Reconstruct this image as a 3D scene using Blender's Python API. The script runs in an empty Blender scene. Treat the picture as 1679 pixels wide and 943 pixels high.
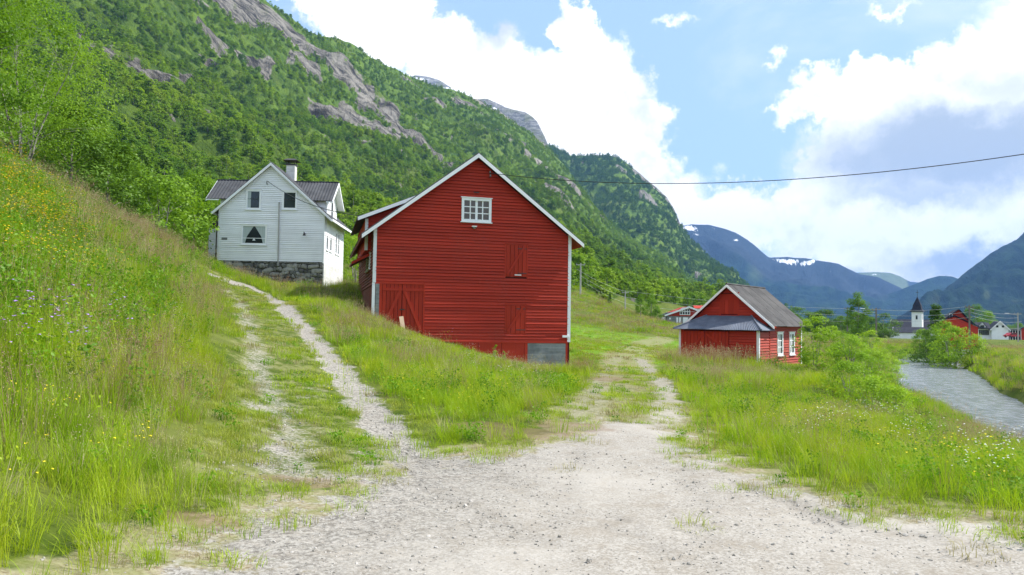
import bpy, bmesh, math, random
import numpy as np
from mathutils import Vector, Matrix, Euler
random.seed(7)
rng = np.random.default_rng(7)
S = bpy.context.scene
COL = S.collection
# ------------------------------------------------------------------ camera
PW, PH, F = 1679.0, 943.0, 1200.0
CAMP = np.array([0, 0, 1.7])
PITCH = math.atan((526 - PH / 2) / F)
ROLL = math.radians(0.9)
FWD = np.array([0, math.cos(PITCH), math.sin(PITCH)])
_r = np.array([1.0, 0, 0]); _u = np.cross(_r, FWD)
RGT = _r * math.cos(ROLL) + _u * math.sin(ROLL)
UPV = -_r * math.sin(ROLL) + _u * math.cos(ROLL)
cam_d = bpy.data.cameras.new('camera')
cam_d.sensor_width = 36; cam_d.lens = 36 * F / PW; cam_d.clip_start = 0.1; cam_d.clip_end = 40000
cam = bpy.data.objects.new('camera', cam_d); COL.objects.link(cam)
m = Matrix.Identity(4)
for i in range(3):
    m[i][0] = RGT[i]; m[i][1] = UPV[i]; m[i][2] = -FWD[i]; m[i][3] = CAMP[i]
cam.matrix_world = m
S.camera = cam
S.view_settings.view_transform = 'Standard'; S.view_settings.look = 'None'
S.view_settings.gamma = 1.0; S.view_settings.exposure = 0.97
S.cycles.max_bounces = 6; S.cycles.diffuse_bounces = 3; S.cycles.transmission_bounces = 4
S.cycles.transparent_max_bounces = 6; S.cycles.volume_bounces = 0
S.cycles.sample_clamp_indirect = 4

def proj(p):
    q = np.asarray(p, float) - CAMP; z = q @ FWD
    return PW / 2 + F * (q @ RGT) / z, PH / 2 - F * (q @ UPV) / z
def at(px, py, Y):
    d = FWD * F + RGT * (px - PW / 2) + UPV * (PH / 2 - py)
    return CAMP + d / d[1] * Y
def rays(px, py):
    px = np.asarray(px, float); py = np.asarray(py, float)
    d = FWD * F + RGT * (px[..., None] - PW / 2) + UPV * (PH / 2 - py[..., None])
    return d / d[..., 1:2]
# ------------------------------------------------------------------ light
SUN_AZ, SUN_EL = math.radians(10.5), math.radians(49)   # azimuth: turned from +X towards +Y
sd = Vector((math.cos(SUN_AZ) * math.cos(SUN_EL), math.sin(SUN_AZ) * math.cos(SUN_EL), math.sin(SUN_EL)))
sl = bpy.data.lights.new('sun', 'SUN'); sl.energy = 3.7; sl.angle = math.radians(0.5); sl.color = (1, 0.95, 0.87)
so = bpy.data.objects.new('sun', sl); COL.objects.link(so)
so.rotation_euler = sd.to_track_quat('Z', 'Y').to_euler(); so.location = (60, 0, 200)

world = bpy.data.worlds.new('World'); S.world = world; world.use_nodes = True
world.cycles.sampling_method = 'MANUAL'; world.cycles.sample_map_resolution = 512
NT = None
def N(t, **kw):
    n = NT.nodes.new(t)
    ins = kw.pop('ins', {})
    for k, v in kw.items(): setattr(n, k, v)
    for k, v in ins.items():
        if isinstance(v, bpy.types.NodeSocket): NT.links.new(v, n.inputs[k])
        else: n.inputs[k].default_value = v
    return n
def MT(op, a, b=0.0, c=0.0, clamp=False):
    n = N('ShaderNodeMath', operation=op, use_clamp=clamp)
    for i, v in enumerate((a, b, c)):
        if isinstance(v, bpy.types.NodeSocket): NT.links.new(v, n.inputs[i])
        else: n.inputs[i].default_value = v
    return n.outputs[0]
def MIX(f, a, b, bt='MIX'):
    n = N('ShaderNodeMix', data_type='RGBA', blend_type=bt)
    for i, v in ((0, f), (6, a), (7, b)):
        if isinstance(v, bpy.types.NodeSocket): NT.links.new(v, n.inputs[i])
        else: n.inputs[i].default_value = v if i == 0 else (tuple(v) + (1,))[:4]
    return n.outputs[2]
def SM(x, lo, hi):
    n = N('ShaderNodeMapRange', interpolation_type='SMOOTHSTEP', ins={1: lo, 2: hi, 3: 0.0, 4: 1.0})
    if isinstance(x, bpy.types.NodeSocket): NT.links.new(x, n.inputs[0])
    return n.outputs[0]
def NOISE(vec, scale, detail=4, rough=0.55, dist=0.0, out=0):
    return N('ShaderNodeTexNoise', ins={'Vector': vec, 'Scale': scale, 'Detail': detail, 'Roughness': rough, 'Distortion': dist}).outputs[out]
def VM(op, a, b=(0, 0, 0), out=0):
    n = N('ShaderNodeVectorMath', operation=op)
    for i, v in enumerate((a, b)):
        if isinstance(v, bpy.types.NodeSocket): NT.links.new(v, n.inputs[i])
        else: n.inputs[i].default_value = v
    return n.outputs[out]

NT = world.node_tree; NT.nodes.clear()
tc = N('ShaderNodeTexCoord').outputs['Generated']
sky = N('ShaderNodeTexSky', sky_type='NISHITA', sun_disc=False, sun_elevation=SUN_EL, sun_rotation=math.pi / 2 - SUN_AZ, air_density=1.0, dust_density=0.6, ozone_density=1.5)
sep = N('ShaderNodeSeparateXYZ', ins={0: tc})
az = MT('MULTIPLY', MT('ARCTAN2', sep.outputs[0], sep.outputs[1]), 57.29578)
el = MT('MULTIPLY', MT('ARCSINE', sep.outputs[2]), 57.29578)
ae = N('ShaderNodeCombineXYZ', ins={0: az, 1: el, 2: 0.0}).outputs[0]
w1 = NOISE(tc, 5.0, 7, 0.62, out=1)
w2 = NOISE(tc, 26.0, 6, 0.65, out=1)
wv = VM('ADD', VM('MULTIPLY', VM('SUBTRACT', w1, (.5, .5, .5)), (11, 9, 0)), VM('MULTIPLY', VM('SUBTRACT', w2, (.5, .5, .5)), (4.5, 4.0, 0)))
aw = VM('ADD', ae, wv)
def pix_ae(px, py):
    d = rays(px, py); d = d / np.linalg.norm(d)
    return math.degrees(math.atan2(d[0], d[1])), math.degrees(math.asin(d[2]))
# cumulus banks: centre and size in the photograph's angles (px, py, half width px, half height px, weight)
CL = [(600, 60, 75, 70, 1), (520, 5, 55, 30, 1), (655, 25, 50, 38, 1), (560, 60, 60, 50, 1), (735, 105, 75, 48, 1), (810, 140, 80, 70, 1), (885, 165, 90, 62, 1), (968, 80, 34, 44, 1.1), (985, 150, 66, 74, 1), (1035, 225, 55, 52, 1), (1085, 275, 50, 42, 1),
      (900, 240, 150, 70, 1), (1150, 330, 110, 42, 1), (1270, 352, 150, 36, 1), (1400, 380, 200, 36, 1), (1335, 305, 60, 20, .9), (1015, 270, 120, 50, 1), (1000, 340, 160, 60, 1),
      (1370, 165, 75, 32, .95), (1440, 130, 60, 26, .9), (1500, 165, 110, 55, 1), (1620, 110, 70, 55, 1), (1680, 50, 36, 60, 1), (1560, 270, 200, 90, 1.1), (1420, 225, 80, 45, .9), (1345, 262, 50, 24, .8),
      (1640, 370, 180, 50, 1), (1500, 420, 180, 32, 1), (1800, 200, 160, 200, 1), (1255, 100, 16, 20, .34), (1445, 22, 36, 12, .36), (1130, 35, 40, 12, .3), (1545, 85, 40, 14, .34), (1270, 170, 22, 10, .34)]
field = None
for (px, py, rx, ry, wgt) in CL:
    a, e = pix_ae(px, py)
    v = VM('MULTIPLY', VM('SUBTRACT', aw, (a, e, 0)), (1 / (rx / 20.0), 1 / (ry / 20.0), 0))
    L = VM('LENGTH', v, out=1)
    g = MT('MULTIPLY', MT('SUBTRACT', 1.35, L), wgt)
    field = g if field is None else MT('MAXIMUM', field, g)
# outside the view the sky goes on half covered
gen = MT('MULTIPLY', MT('SUBTRACT', NOISE(VM('MULTIPLY', tc, (1, 1, 2.2)), 2.2, 6, .6), 0.47), 5.0)
away = MT('MAXIMUM', SM(MT('ABSOLUTE', az), 40, 60), SM(el, 30, 45))
field = MT('MAXIMUM', field, MT('SUBTRACT', gen, MT('MULTIPLY', MT('SUBTRACT', 1.0, away), 9.0)))
cover = SM(field, 0.12, 0.5)
# wisps of thin cloud
wisp = MT('MULTIPLY', SM(NOISE(VM('MULTIPLY', tc, (1, 1, 2.5)), 3.0, 7, .6, .4), .46, .75), .45)
# body shade: grey blue bases
base_n = NOISE(VM('ADD', VM('MULTIPLY', ae, (.045, .11, 0)), VM('MULTIPLY', wv, (.02, .05, 0))), 1.6, 5, .55)
GR = [(1560, 250, 260, 75, 1.0), (1400, 265, 110, 40, .75), (1500, 320, 150, 28, .6), (1590, 430, 140, 32, .9), (1440, 405, 90, 14, .35), (1650, 180, 120, 90, .6), (700, 120, 120, 40, .15), (1450, 455, 120, 22, .6), (1240, 330, 60, 18, .2)]
gf = None
for (px, py, rx, ry, wgt) in GR:
    a, e = pix_ae(px, py)
    v = VM('MULTIPLY', VM('SUBTRACT', VM('ADD', ae, VM('MULTIPLY', wv, (.8, .8, 0))), (a, e, 0)), (1 / (rx / 20.0), 1 / (ry / 20.0), 0))
    g = MT('MULTIPLY', MT('SUBTRACT', 1.25, VM('LENGTH', v, out=1), clamp=True), wgt)
    gf = g if gf is None else MT('MAXIMUM', gf, g)
gf = MT('MAXIMUM', gf, MT('MULTIPLY', away, .18))
shade = SM(MT('ADD', MT('MAXIMUM', gf, MT('MULTIPLY', SM(NOISE(tc, 7.0, 6, .6), .42, .68), .62)), MT('MULTIPLY', MT('SUBTRACT', base_n, .5), .9)), .1, .95)
ccol = MIX(shade, (1.0, 1.0, 1.0), (.38, .44, .52))
skyc = MIX(1.0, sky.outputs[0], (0.112,) * 3, 'MULTIPLY')
skyc = MIX(.5, skyc, (.56, .80, 1.12))
skyc = MIX(wisp, skyc, (.85, .9, .95))
low = SM(el, -1, 12)
out = MIX(cover, skyc, MIX(1.0, ccol, (1.16,) * 3, 'MULTIPLY'))
bg = N('ShaderNodeBackground', ins={'Color': out, 'Strength': 0.72})
NT.links.new(bg.outputs[0], N('ShaderNodeOutputWorld').inputs[0])

# ------------------------------------------------------------------ helpers
def perlin(x, y, seed=0):
    xi = np.floor(x).astype(np.int64); yi = np.floor(y).astype(np.int64)
    xf = x - xi; yf = y - yi
    def h(i, j):
        n = (i * 374761393 + j * 668265263 + seed * 1442695041) & 0x7fffffff
        n = ((n ^ (n >> 13)) * 1274126177) & 0x7fffffff
        a = ((n ^ (n >> 16)) & 0xffff) / 65536.0 * 2 * np.pi
        return np.cos(a), np.sin(a)
    u = xf * xf * xf * (xf * (xf * 6 - 15) + 10); v = yf * yf * yf * (yf * (yf * 6 - 15) + 10)
    def d(i, j):
        gx, gy = h(xi + i, yi + j); return gx * (xf - i) + gy * (yf - j)
    a = d(0, 0) * (1 - u) + d(1, 0) * u; b = d(0, 1) * (1 - u) + d(1, 1) * u
    return (a * (1 - v) + b * v) * 1.5
def fbm(x, y, o=5, seed=0, g=0.5):
    s = 0; a = 1.0; t = 0
    for i in range(o):
        s = s + a * perlin(x * 2 ** i + 17.3 * i, y * 2 ** i - 9.1 * i, seed + i); t += a; a *= g
    return s / t
def sstep(x, a, b):
    t = np.clip((x - a) / (b - a), 0, 1); return t * t * (3 - 2 * t)
def mesh_np(name, V, Q, n=4):
    me = bpy.data.meshes.new(name)
    V = np.asarray(V, np.float32); Q = np.asarray(Q, np.int32).reshape(-1, n)
    me.vertices.add(len(V)); me.vertices.foreach_set('co', V.ravel())
    me.loops.add(Q.size); me.loops.foreach_set('vertex_index', Q.ravel())
    me.polygons.add(len(Q)); me.polygons.foreach_set('loop_start', np.arange(0, Q.size, n, dtype=np.int32))
    me.update(calc_edges=True); me.validate()
    return me
def link(name, me, parent=None, mat=None):
    if mat is not None and not me.materials: me.materials.append(mat)
    o = bpy.data.objects.new(name, me); COL.objects.link(o)
    if parent is not None: o.parent = parent
    return o
def tag(o, label=None, cat=None, group=None, kind=None):
    for k, v in (('label', label), ('category', cat), ('group', group), ('kind', kind)):
        if v: o[k] = v
    return o
def empty(name, loc, rz=0.0, **k):
    o = bpy.data.objects.new(name, None); COL.objects.link(o); o.location = loc; o.rotation_euler = (0, 0, rz)
    o.empty_display_size = .3
    return tag(o, **k)
class MB:
    def __init__(s): s.v = []; s.f = []
    def add(s, vs, fs):
        b = len(s.v); s.v += [tuple(v) for v in vs]; s.f += [tuple(b + i for i in f) for f in fs]; return s
    def box(s, x0, x1, y0, y1, z0, z1):
        return s.add([(x0, y0, z0), (x1, y0, z0), (x1, y1, z0), (x0, y1, z0), (x0, y0, z1), (x1, y0, z1), (x1, y1, z1), (x0, y1, z1)],
                     [(0, 3, 2, 1), (4, 5, 6, 7), (0, 1, 5, 4), (1, 2, 6, 5), (2, 3, 7, 6), (3, 0, 4, 7)])
    def prism(s, poly, y0, y1):      # polygon in x,z extruded in y
        n = len(poly)
        return s.add([(x, y0, z) for x, z in poly] + [(x, y1, z) for x, z in poly],
                     [tuple(range(n))] + [tuple(range(2 * n - 1, n - 1, -1))] + [(i, i + n, (i + 1) % n + n, (i + 1) % n) for i in range(n)])
    def prismx(s, poly, x0, x1):     # polygon in y,z extruded in x
        n = len(poly)
        return s.add([(x0, y, z) for y, z in poly] + [(x1, y, z) for y, z in poly],
                     [tuple(range(n - 1, -1, -1))] + [tuple(range(n, 2 * n))] + [(i, (i + 1) % n, (i + 1) % n + n, i + n) for i in range(n)])
    def beam(s, a, b, w, d, up=(0, -1, 0)):   # a bar from a to b, w wide, d deep along up
        a = Vector(a); b = Vector(b); t = (b - a).normalized(); u = Vector(up); u = (u - t * u.dot(t)).normalized(); r = t.cross(u)
        vs = [p + r * (i * w / 2) + u * (j * d / 2) for p in (a, b) for i, j in ((-1, -1), (1, -1), (1, 1), (-1, 1))]
        return s.add(vs, [(0, 1, 2, 3), (7, 6, 5, 4), (0, 4, 5, 1), (1, 5, 6, 2), (2, 6, 7, 3), (3, 7, 4, 0)])
    def tube(s, pts, rad, n=6):
        pts = [Vector(p) for p in pts]; rad = rad if hasattr(rad, '__len__') else [rad] * len(pts); b = len(s.v)
        for i, p in enumerate(pts):
            t = (pts[min(i + 1, len(pts) - 1)] - pts[max(i - 1, 0)]).normalized()
            u = Vector((1, 0, 0)) if abs(t.x) < .8 else Vector((0, 1, 0)); u = (u - t * u.dot(t)).normalized(); w = t.cross(u)
            for k in range(n):
                a = 2 * math.pi * k / n; s.v.append(tuple(p + (u * math.cos(a) + w * math.sin(a)) * rad[i]))
        for i in range(len(pts) - 1):
            for k in range(n):
                s.f.append((b + i * n + k, b + i * n + (k + 1) % n, b + (i + 1) * n + (k + 1) % n, b + (i + 1) * n + k))
        s.f.append(tuple(b + k for k in range(n - 1, -1, -1))); s.f.append(tuple(b + (len(pts) - 1) * n + k for k in range(n)))
        return s
    def mesh(s, name, mat=None):
        me = bpy.data.meshes.new(name); me.from_pydata(s.v, [], s.f); me.update()
        if mat: me.materials.append(mat)
        return me
    def build(s, name, mat, parent=None, recalc=True):
        me = s.mesh(name, mat)
        if recalc:
            bm = bmesh.new(); bm.from_mesh(me); bmesh.ops.recalc_face_normals(bm, faces=bm.faces); bm.to_mesh(me); bm.free()
        return link(name, me, parent)

# ------------------------------------------------------------------ materials
def new_mat(name, rough=0.7, spec=0.3):
    global NT
    mt = bpy.data.materials.new(name); mt.use_nodes = True; NT = mt.node_tree; NT.nodes.clear()
    b = N('ShaderNodeBsdfPrincipled', ins={'Roughness': rough, 'Specular IOR Level': spec})
    o = N('ShaderNodeOutputMaterial'); NT.links.new(b.outputs[0], o.inputs[0])
    return mt, b, o
def obj_co(): return N('ShaderNodeTexCoord').outputs['Object']
def world_co(): return N('ShaderNodeNewGeometry').outputs['Position']
def rand(): return N('ShaderNodeObjectInfo').outputs['Random']
def setc(b, c): NT.links.new(c, b.inputs['Base Color'])
def bump(b, h, strength, dist):
    n = N('ShaderNodeBump', ins={'Height': h, 'Strength': strength, 'Distance': dist}); NT.links.new(n.outputs[0], b.inputs['Normal'])
def painted_wood(name, col, worn, amount, stretch=(1, 1, 12), var=.25):
    mt, b, o = new_mat(name, .72, .18)
    co = obj_co()
    r = rand()
    n1 = NOISE(VM('MULTIPLY', co, stretch), 2.5, 6, .7)
    n2 = NOISE(co, .5, 5, .65)
    n3 = NOISE(VM('MULTIPLY', co, (stretch[0] * 3, stretch[1] * 3, stretch[2] * 2)), 9, 4, .7)
    c = MIX(SM(MT('ADD', n1, MT('MULTIPLY', r, .55)), .35, 1.15), tuple(x * (1 - var) for x in col), tuple(min(1, x * (1 + var)) for x in col))
    c = MIX(MT('MULTIPLY', SM(n2, .35, .75), .45), c, tuple(x * .78 for x in col))
    c = MIX(MT('MULTIPLY', SM(MT('ADD', n3, MT('MULTIPLY', n2, .35)), .86 - amount * .25, 1.0), .85), c, worn)
    setc(b, c); bump(b, n3, .35, .004)
    return mt
M = {}
M['red'] = painted_wood('red paint', (.41, .036, .018), (.36, .15, .11), .55, (.5, 1, 5), .18)
M['gap'] = painted_wood('dark red gap shade', (.09, .008, .006), (.03, .01, .01), .3)  # shade in the gaps between boards, painted as a dark red backing
M['gap_white'] = painted_wood('grey gap shade', (.50, .51, .53), (.3, .3, .3), .2)  # lap shade of the white boards, put into a grey backing colour
M['red_v'] = painted_wood('red paint upright boards', (.39, .034, .016), (.25, .09, .06), .4, (5, 1, .35), .16)
M['red_faded'] = painted_wood('faded red paint', (.42, .075, .055), (.5, .34, .27), .75, (.35, .35, 9))
M['red_old'] = painted_wood('weathered red boards', (.22, .05, .035), (.4, .33, .27), .95, (.35, .35, 9))
M['white'] = painted_wood('white paint', (.87, .88, .90), (.5, .49, .47), .2, (.4, .4, 9), .05)
M['white_v'] = painted_wood('white paint upright', (.75, .765, .79), (.40, .38, .36), .4, (9, 9, .4), .06)
M['grey_wood'] = painted_wood('grey wood', (.30, .27, .24), (.5, .45, .4), .5, (9, 9, .5))
M['fresh_wood'] = painted_wood('fresh plank', (.62, .45, .31), (.45, .3, .2), .3, (9, 9, .5), .1)
def concrete(name, c0, c1):
    mt, b, o = new_mat(name, .9, .1); co = obj_co()
    n = NOISE(co, 1.3, 8, .65); n2 = NOISE(VM('MULTIPLY', co, (.4, .4, 7)), 1.5, 4, .6)
    setc(b, MIX(SM(MT('ADD', MT('MULTIPLY', n, .6), MT('MULTIPLY', n2, .4)), .35, .65), c0, c1)); bump(b, NOISE(co, 14, 6, .7), .5, .02); return mt
M['concrete'] = concrete('board marked concrete', (.15, .16, .16), (.31, .32, .32))
M['render'] = concrete('whitewashed plaster', (.50, .49, .46), (.72, .71, .68))
mt, b, o = new_mat('foundation stone', .9, .15); co = obj_co(); r = rand()
n = NOISE(co, 3.5, 8, .7)
setc(b, MIX(MT('MULTIPLY', SM(NOISE(co, 1.2, 4, .6), .55, .75), .5), MIX(SM(MT('ADD', n, MT('MULTIPLY', MT('SUBTRACT', r, .5), .35)), .3, .7), (.10, .10, .095), (.34, .33, .31)), (.20, .17, .09)))
bump(b, n, .8, .05); M['stone'] = mt
mt, b, o = new_mat('mortar', .95, .1); setc(b, MIX(NOISE(obj_co(), 5, 4), (.05, .047, .043), (.13, .12, .11))); M['mortar'] = mt
def metal_roof(name, c0, c1, rust, ra=.4, met=.0):
    mt, b, o = new_mat(name, .78, .12); co = obj_co()
    n = NOISE(co, .9, 6, .65); n2 = NOISE(VM('MULTIPLY', co, (6, .6, .6)), 2, 5, .7)
    c = MIX(SM(n, .3, .7), c0, c1); c = MIX(MT('MULTIPLY', SM(n2, .55, .78), ra), c, rust); setc(b, c); b.inputs['Metallic'].default_value = met
    return mt
M['roof_grey'] = metal_roof('weathered grey roof sheet', (.07, .068, .068), (.12, .115, .112), (.15, .09, .07), .5)
M['roof_lean'] = metal_roof('galvanised corrugated sheet', (.10, .115, .15), (.17, .195, .24), (.3, .22, .18), .35)
M['roof_slate'] = metal_roof('dark slate roof', (.060, .062, .068), (.098, .10, .107), (.16, .1, .07), .22)
M['roof_dark'] = metal_roof('dark roof tiles', (.022, .024, .035), (.04, .042, .06), (.05, .05, .05), .1)
mt, b, o = new_mat('window glass', .06, .6); setc(b, MIX(NOISE(obj_co(), 2, 3), (.008, .010, .012), (.03, .035, .04))); M['glass'] = mt
mt, b, o = new_mat('curtain', .9, .1); setc(b, MIX(NOISE(VM('MULTIPLY', obj_co(), (8, 1, .3)), 3, 3), (.30, .36, .36), (.55, .6, .6))); M['curtain'] = mt
mt, b, o = new_mat('dark iron', .5, .4); setc(b, MIX(NOISE(obj_co(), 6, 3), (.02, .02, .02), (.06, .05, .045))); M['iron'] = mt
mt, b, o = new_mat('cable', .6, .3); setc(b, MIX(NOISE(obj_co(), 1, 3), (.02, .02, .02), (.035, .035, .035))); M['cable'] = mt
mt, b, o = new_mat('bare wire', .4, .5); setc(b, MIX(NOISE(obj_co(), 1, 3), (.42, .43, .44), (.6, .6, .6))); M['wire'] = mt
mt, b, o = new_mat('pole wood', .9, .1); setc(b, MIX(NOISE(VM('MULTIPLY', obj_co(), (6, 6, .4)), 3, 5), (.12, .10, .085), (.26, .235, .21))); M['pole'] = mt
mt, b, o = new_mat('pole grey', .9, .1); setc(b, MIX(NOISE(VM('MULTIPLY', obj_co(), (6, 6, .4)), 3, 5), (.33, .32, .30), (.48, .47, .45))); M['pole_pale'] = mt
mt, b, o = new_mat('red car paint', .3, .5); setc(b, MIX(NOISE(obj_co(), 3, 3), (.42, .01, .02), (.5, .02, .03))); M['car'] = mt

def leafy(name, dark, light, tr=.35, vs=.5, hue=None, rough=.6, patch=None, patch_scale=.08):
    """foliage: a diffuse and a translucent lobe; colour varies per plant, per clump and over the ground"""
    global NT
    mt = bpy.data.materials.new(name); mt.use_nodes = True; NT = mt.node_tree; NT.nodes.clear()
    co = world_co(); r = rand()
    n = NOISE(co, vs, 3, .6)
    f = MT('ADD', MT('MULTIPLY', MT('SUBTRACT', n, .5), 1.3), MT('ADD', .15, MT('MULTIPLY', r, .7)), clamp=True)
    c = MIX(f, dark, light)
    if hue: c = MIX(MT('MULTIPLY', SM(MT('FRACT', MT('MULTIPLY', r, 7.31)), .6, 1.0), .7), c, hue)
    if patch: c = MIX(MT('MULTIPLY', SM(NOISE(co, patch_scale, 4, .6), .42, .66), .75), c, patch)
    d = N('ShaderNodeBsdfDiffuse', ins={0: c}); t = N('ShaderNodeBsdfTranslucent', ins={0: MIX(1.0, c, (1.0, 1.0, .55), 'MULTIPLY')})
    g = N('ShaderNodeBsdfGlossy', ins={0: (.8, .85, .8, 1), 'Roughness': .45})
    mx = N('ShaderNodeMixShader', ins={0: tr, 1: d.outputs[0], 2: t.outputs[0]})
    m2 = N('ShaderNodeMixShader', ins={0: .012, 1: mx.outputs[0], 2: g.outputs[0]})
    NT.links.new(m2.outputs[0], N('ShaderNodeOutputMaterial').inputs[0])
    return mt
M['leaf'] = leafy('birch leaves', (.11, .23, .016), (.27, .44, .035), .45, .9)
M['leaf_far'] = leafy('forest leaves', (.125, .25, .018), (.33, .48, .04), .45, .02, hue=(.30, .40, .05), patch=(.085, .19, .03), patch_scale=.011)
M['leaf_dark'] = leafy('dark leaves', (.065, .14, .018), (.15, .27, .03), .3, .8)
M['leaf_lime'] = leafy('lime leaves', (.20, .36, .022), (.36, .52, .045), .48, 1.2)
M['leaf_bluish'] = leafy('far ridge leaves', (.065, .145, .022), (.15, .27, .04), .25, .01)
M['grass'] = leafy('green grass', (.15, .29, .008), (.38, .54, .02), .42, 1.4, hue=(.44, .48, .04), patch=(.42, .48, .03), patch_scale=.22)
M['turf'] = leafy('short turf', (.22, .36, .012), (.38, .50, .024), .35, .8, hue=(.36, .38, .07), patch=(.38, .37, .09), patch_scale=.3)
M['straw'] = leafy('dry grass', (.30, .26, .12), (.46, .42, .24), .3, .8)
M['seed'] = leafy('reddish seed heads', (.24, .13, .09), (.42, .28, .20), .3, .6, hue=(.45, .38, .24))
M['seed_pale'] = leafy('pale seed heads', (.36, .30, .16), (.52, .46, .28), .3, .6)
M['weed'] = leafy('broad weed leaves', (.08, .20, .01), (.22, .41, .022), .4, 1.0)
M['bark'] = (lambda: None)
mt, b, o = new_mat('birch bark', .85, .15); co = obj_co()
setc(b, MIX(SM(NOISE(VM('MULTIPLY', co, (1, 1, .35)), 9, 5, .7), .42, .62), (.36, .34, .30), (.09, .08, .07))); M['bark'] = mt
def flower(name, c):
    mt, b, o = new_mat(name, .7, .1); setc(b, MIX(rand(), c, tuple(x * .8 for x in c))); M[name] = mt
flower('yellow petals', (.85, .58, .02)); flower('white petals', (.8, .8, .76)); flower('violet petals', (.42, .26, .62)); flower('gold petals', (.75, .62, .03))

# ------------------------------------------------------------------ terrain
CP = []
def cp(px, py, Y): p = at(px, py, Y); CP.append((p[0], p[1], p[2]))
for p in [(0, -12, 0), (-6, -12, .8), (-14, -12, 5), (-26, -12, 10), (10, -12, 0), (25, -12, -.5), (0, 0, 0), (5, 5, 0), (0, 6, 0), (-1.5, 4, 0), (3, 9, 0), (9, 8, -.02), (-8, 0, 3.4), (-16, 2, 7.6), (18, 5, -.5), (30, 5, -1), (60, 0, -1)]: CP.append(p)
for p in [(220, 890, 5.3), (0, 900, 4.7), (0, 750, 5.9), (0, 600, 7.6), (0, 500, 9.5), (0, 400, 12.8), (0, 312, 19), (-150, 312, 18),
          (0, 266, 26), (60, 294, 28), (120, 327, 31), (200, 364, 36), (260, 396, 41), (310, 425, 46), (335, 440, 51), (352, 425, 62),
          (150, 800, 6.1), (250, 760, 7.1), (150, 650, 8), (280, 640, 10.5), (150, 500, 13), (250, 480, 19), (150, 400, 20), (100, 342, 23), (300, 540, 16), (320, 480, 27), (230, 420, 27),
          (390, 740, 8.7), (385, 620, 14.5), (375, 540, 22), (360, 490, 30),
          (560, 760, 8.7), (500, 680, 11.9), (470, 620, 15), (450, 560, 20.5), (430, 520, 27), (400, 480, 36), (368, 456, 45), (340, 447, 52),
          (640, 720, 11), (560, 620, 16.5), (500, 550, 23),
          (520, 500, 30), (550, 540, 26), (600, 600, 18), (700, 592, 25), (700, 616, 20), (700, 661, 14), (560, 500, 33), (608, 525, 36), (655, 546, 36.2), (700, 553, 36.6), (780, 579, 37.3), (800, 614, 27), (900, 622, 28), (930, 607, 38.3), (860, 602, 37.4),
          (540, 475, 45), (583, 470, 47), (470, 470, 50), (530, 478, 54), (450, 464, 54), (400, 453, 54), (358, 444, 54.3), (380, 458, 51), (568, 466, 62), (520, 460, 70),
          (850, 650, 17), (850, 700, 12), (1000, 610, 30), (1040, 580, 44), (1020, 565, 58), (1050, 558, 75), (940, 558, 66), (1000, 520, 105), (950, 540, 80), (950, 505, 100), (960, 485, 125), (1060, 538, 135), (1110, 536, 135), (1110, 541, 148), (1075, 542, 148), (1150, 542, 148), (1110, 534, 168), (1140, 535, 165), (1085, 534, 176), (1130, 530, 200), (1100, 545, 105), (950, 470, 150), (1020, 485, 190), (1100, 497, 240), (1200, 515, 320),
          (1065, 625, 27), (1115, 600, 48), (1247, 602, 44.5), (1310, 600, 50), (1180, 625, 32), (1200, 660, 22), (1200, 760, 8.9), (1400, 830, 6.9), (1679, 860, 6.3), (1500, 760, 9.7), (1400, 680, 18), (1400, 630, 28), (1340, 600, 46), (1550, 715, 15), (1679, 765, 12.2), (1450, 640, 25), (1679, 754, 20), (1679, 748, 26), (1610, 716, 24), (1545, 678, 30), (1500, 642, 40), (1470, 612, 55),
          (1679, 592, 50), (1679, 575, 90), (1620, 575, 95), (1679, 556, 200), (1350, 560, 120), (1450, 556, 200), (1300, 545, 250)]: cp(*p)
for p in [(-26, 20, 10), (-26, 30, 8.8), (-27, 42, 8.2), (-29, 55, 8.0), (-35, 70, 9), (-20, 75, 6.3), (-10, 75, 5.0), (-60, 30, 20), (-60, 60, 15), (-60, 0, 22), (0, 75, 3), (-10, 100, 6), (10, 130, 6), (-40, 100, 11),
          (100, 60, -2), (160, 100, -3), (120, 300, -3), (200, 300, -4), (300, 150, -4), (300, 600, -5), (0, 400, 30), (100, 500, 8), (600, 600, -5)]: CP.append(p)
CP = np.array(CP)
def _A(P): return np.hstack([np.ones((len(P), 1)), P[:, :2] / 100])
n = len(CP)
K = np.sqrt(((CP[:, None, :2] - CP[None, :, :2]) ** 2).sum(-1) + .5) / 100
A_ = np.zeros((n + 3, n + 3)); A_[:n, :n] = K - np.eye(n) * 0.004; A_[:n, n:] = _A(CP); A_[n:, :n] = _A(CP).T
SOL = np.linalg.solve(A_, np.concatenate([CP[:, 2], np.zeros(3)]))
RIV = np.array([(22, -60, 2.4), (21.5, -10, 2.4), (22, 15, 2.4), (23.4, 28, 2.5), (25.6, 38, 2.6), (29.6, 47.5, 2.9), (35.7, 60.5, 3.0), (44.5, 77, 3.4), (55.5, 98.5, 3.6), (74, 128, 4), (100, 160, 4.5), (150, 200, 5), (260, 260, 6)])
WATER_Z = -3.3
def seg_dist(x, y, P, wcol=None):
    best = np.full(np.shape(x), 1e9); w = np.zeros(np.shape(x))
    for a, b in zip(P[:-1], P[1:]):
        dx, dy = b[0] - a[0], b[1] - a[1]
        t = np.clip(((x - a[0]) * dx + (y - a[1]) * dy) / (dx * dx + dy * dy), 0, 1)
        d = np.hypot(x - a[0] - t * dx, y - a[1] - t * dy)
        m_ = d < best; best = np.where(m_, d, best)
        if wcol is not None: w = np.where(m_, a[wcol] + t * (b[wcol] - a[wcol]), w)
    return (best, w) if wcol is not None else best
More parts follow.
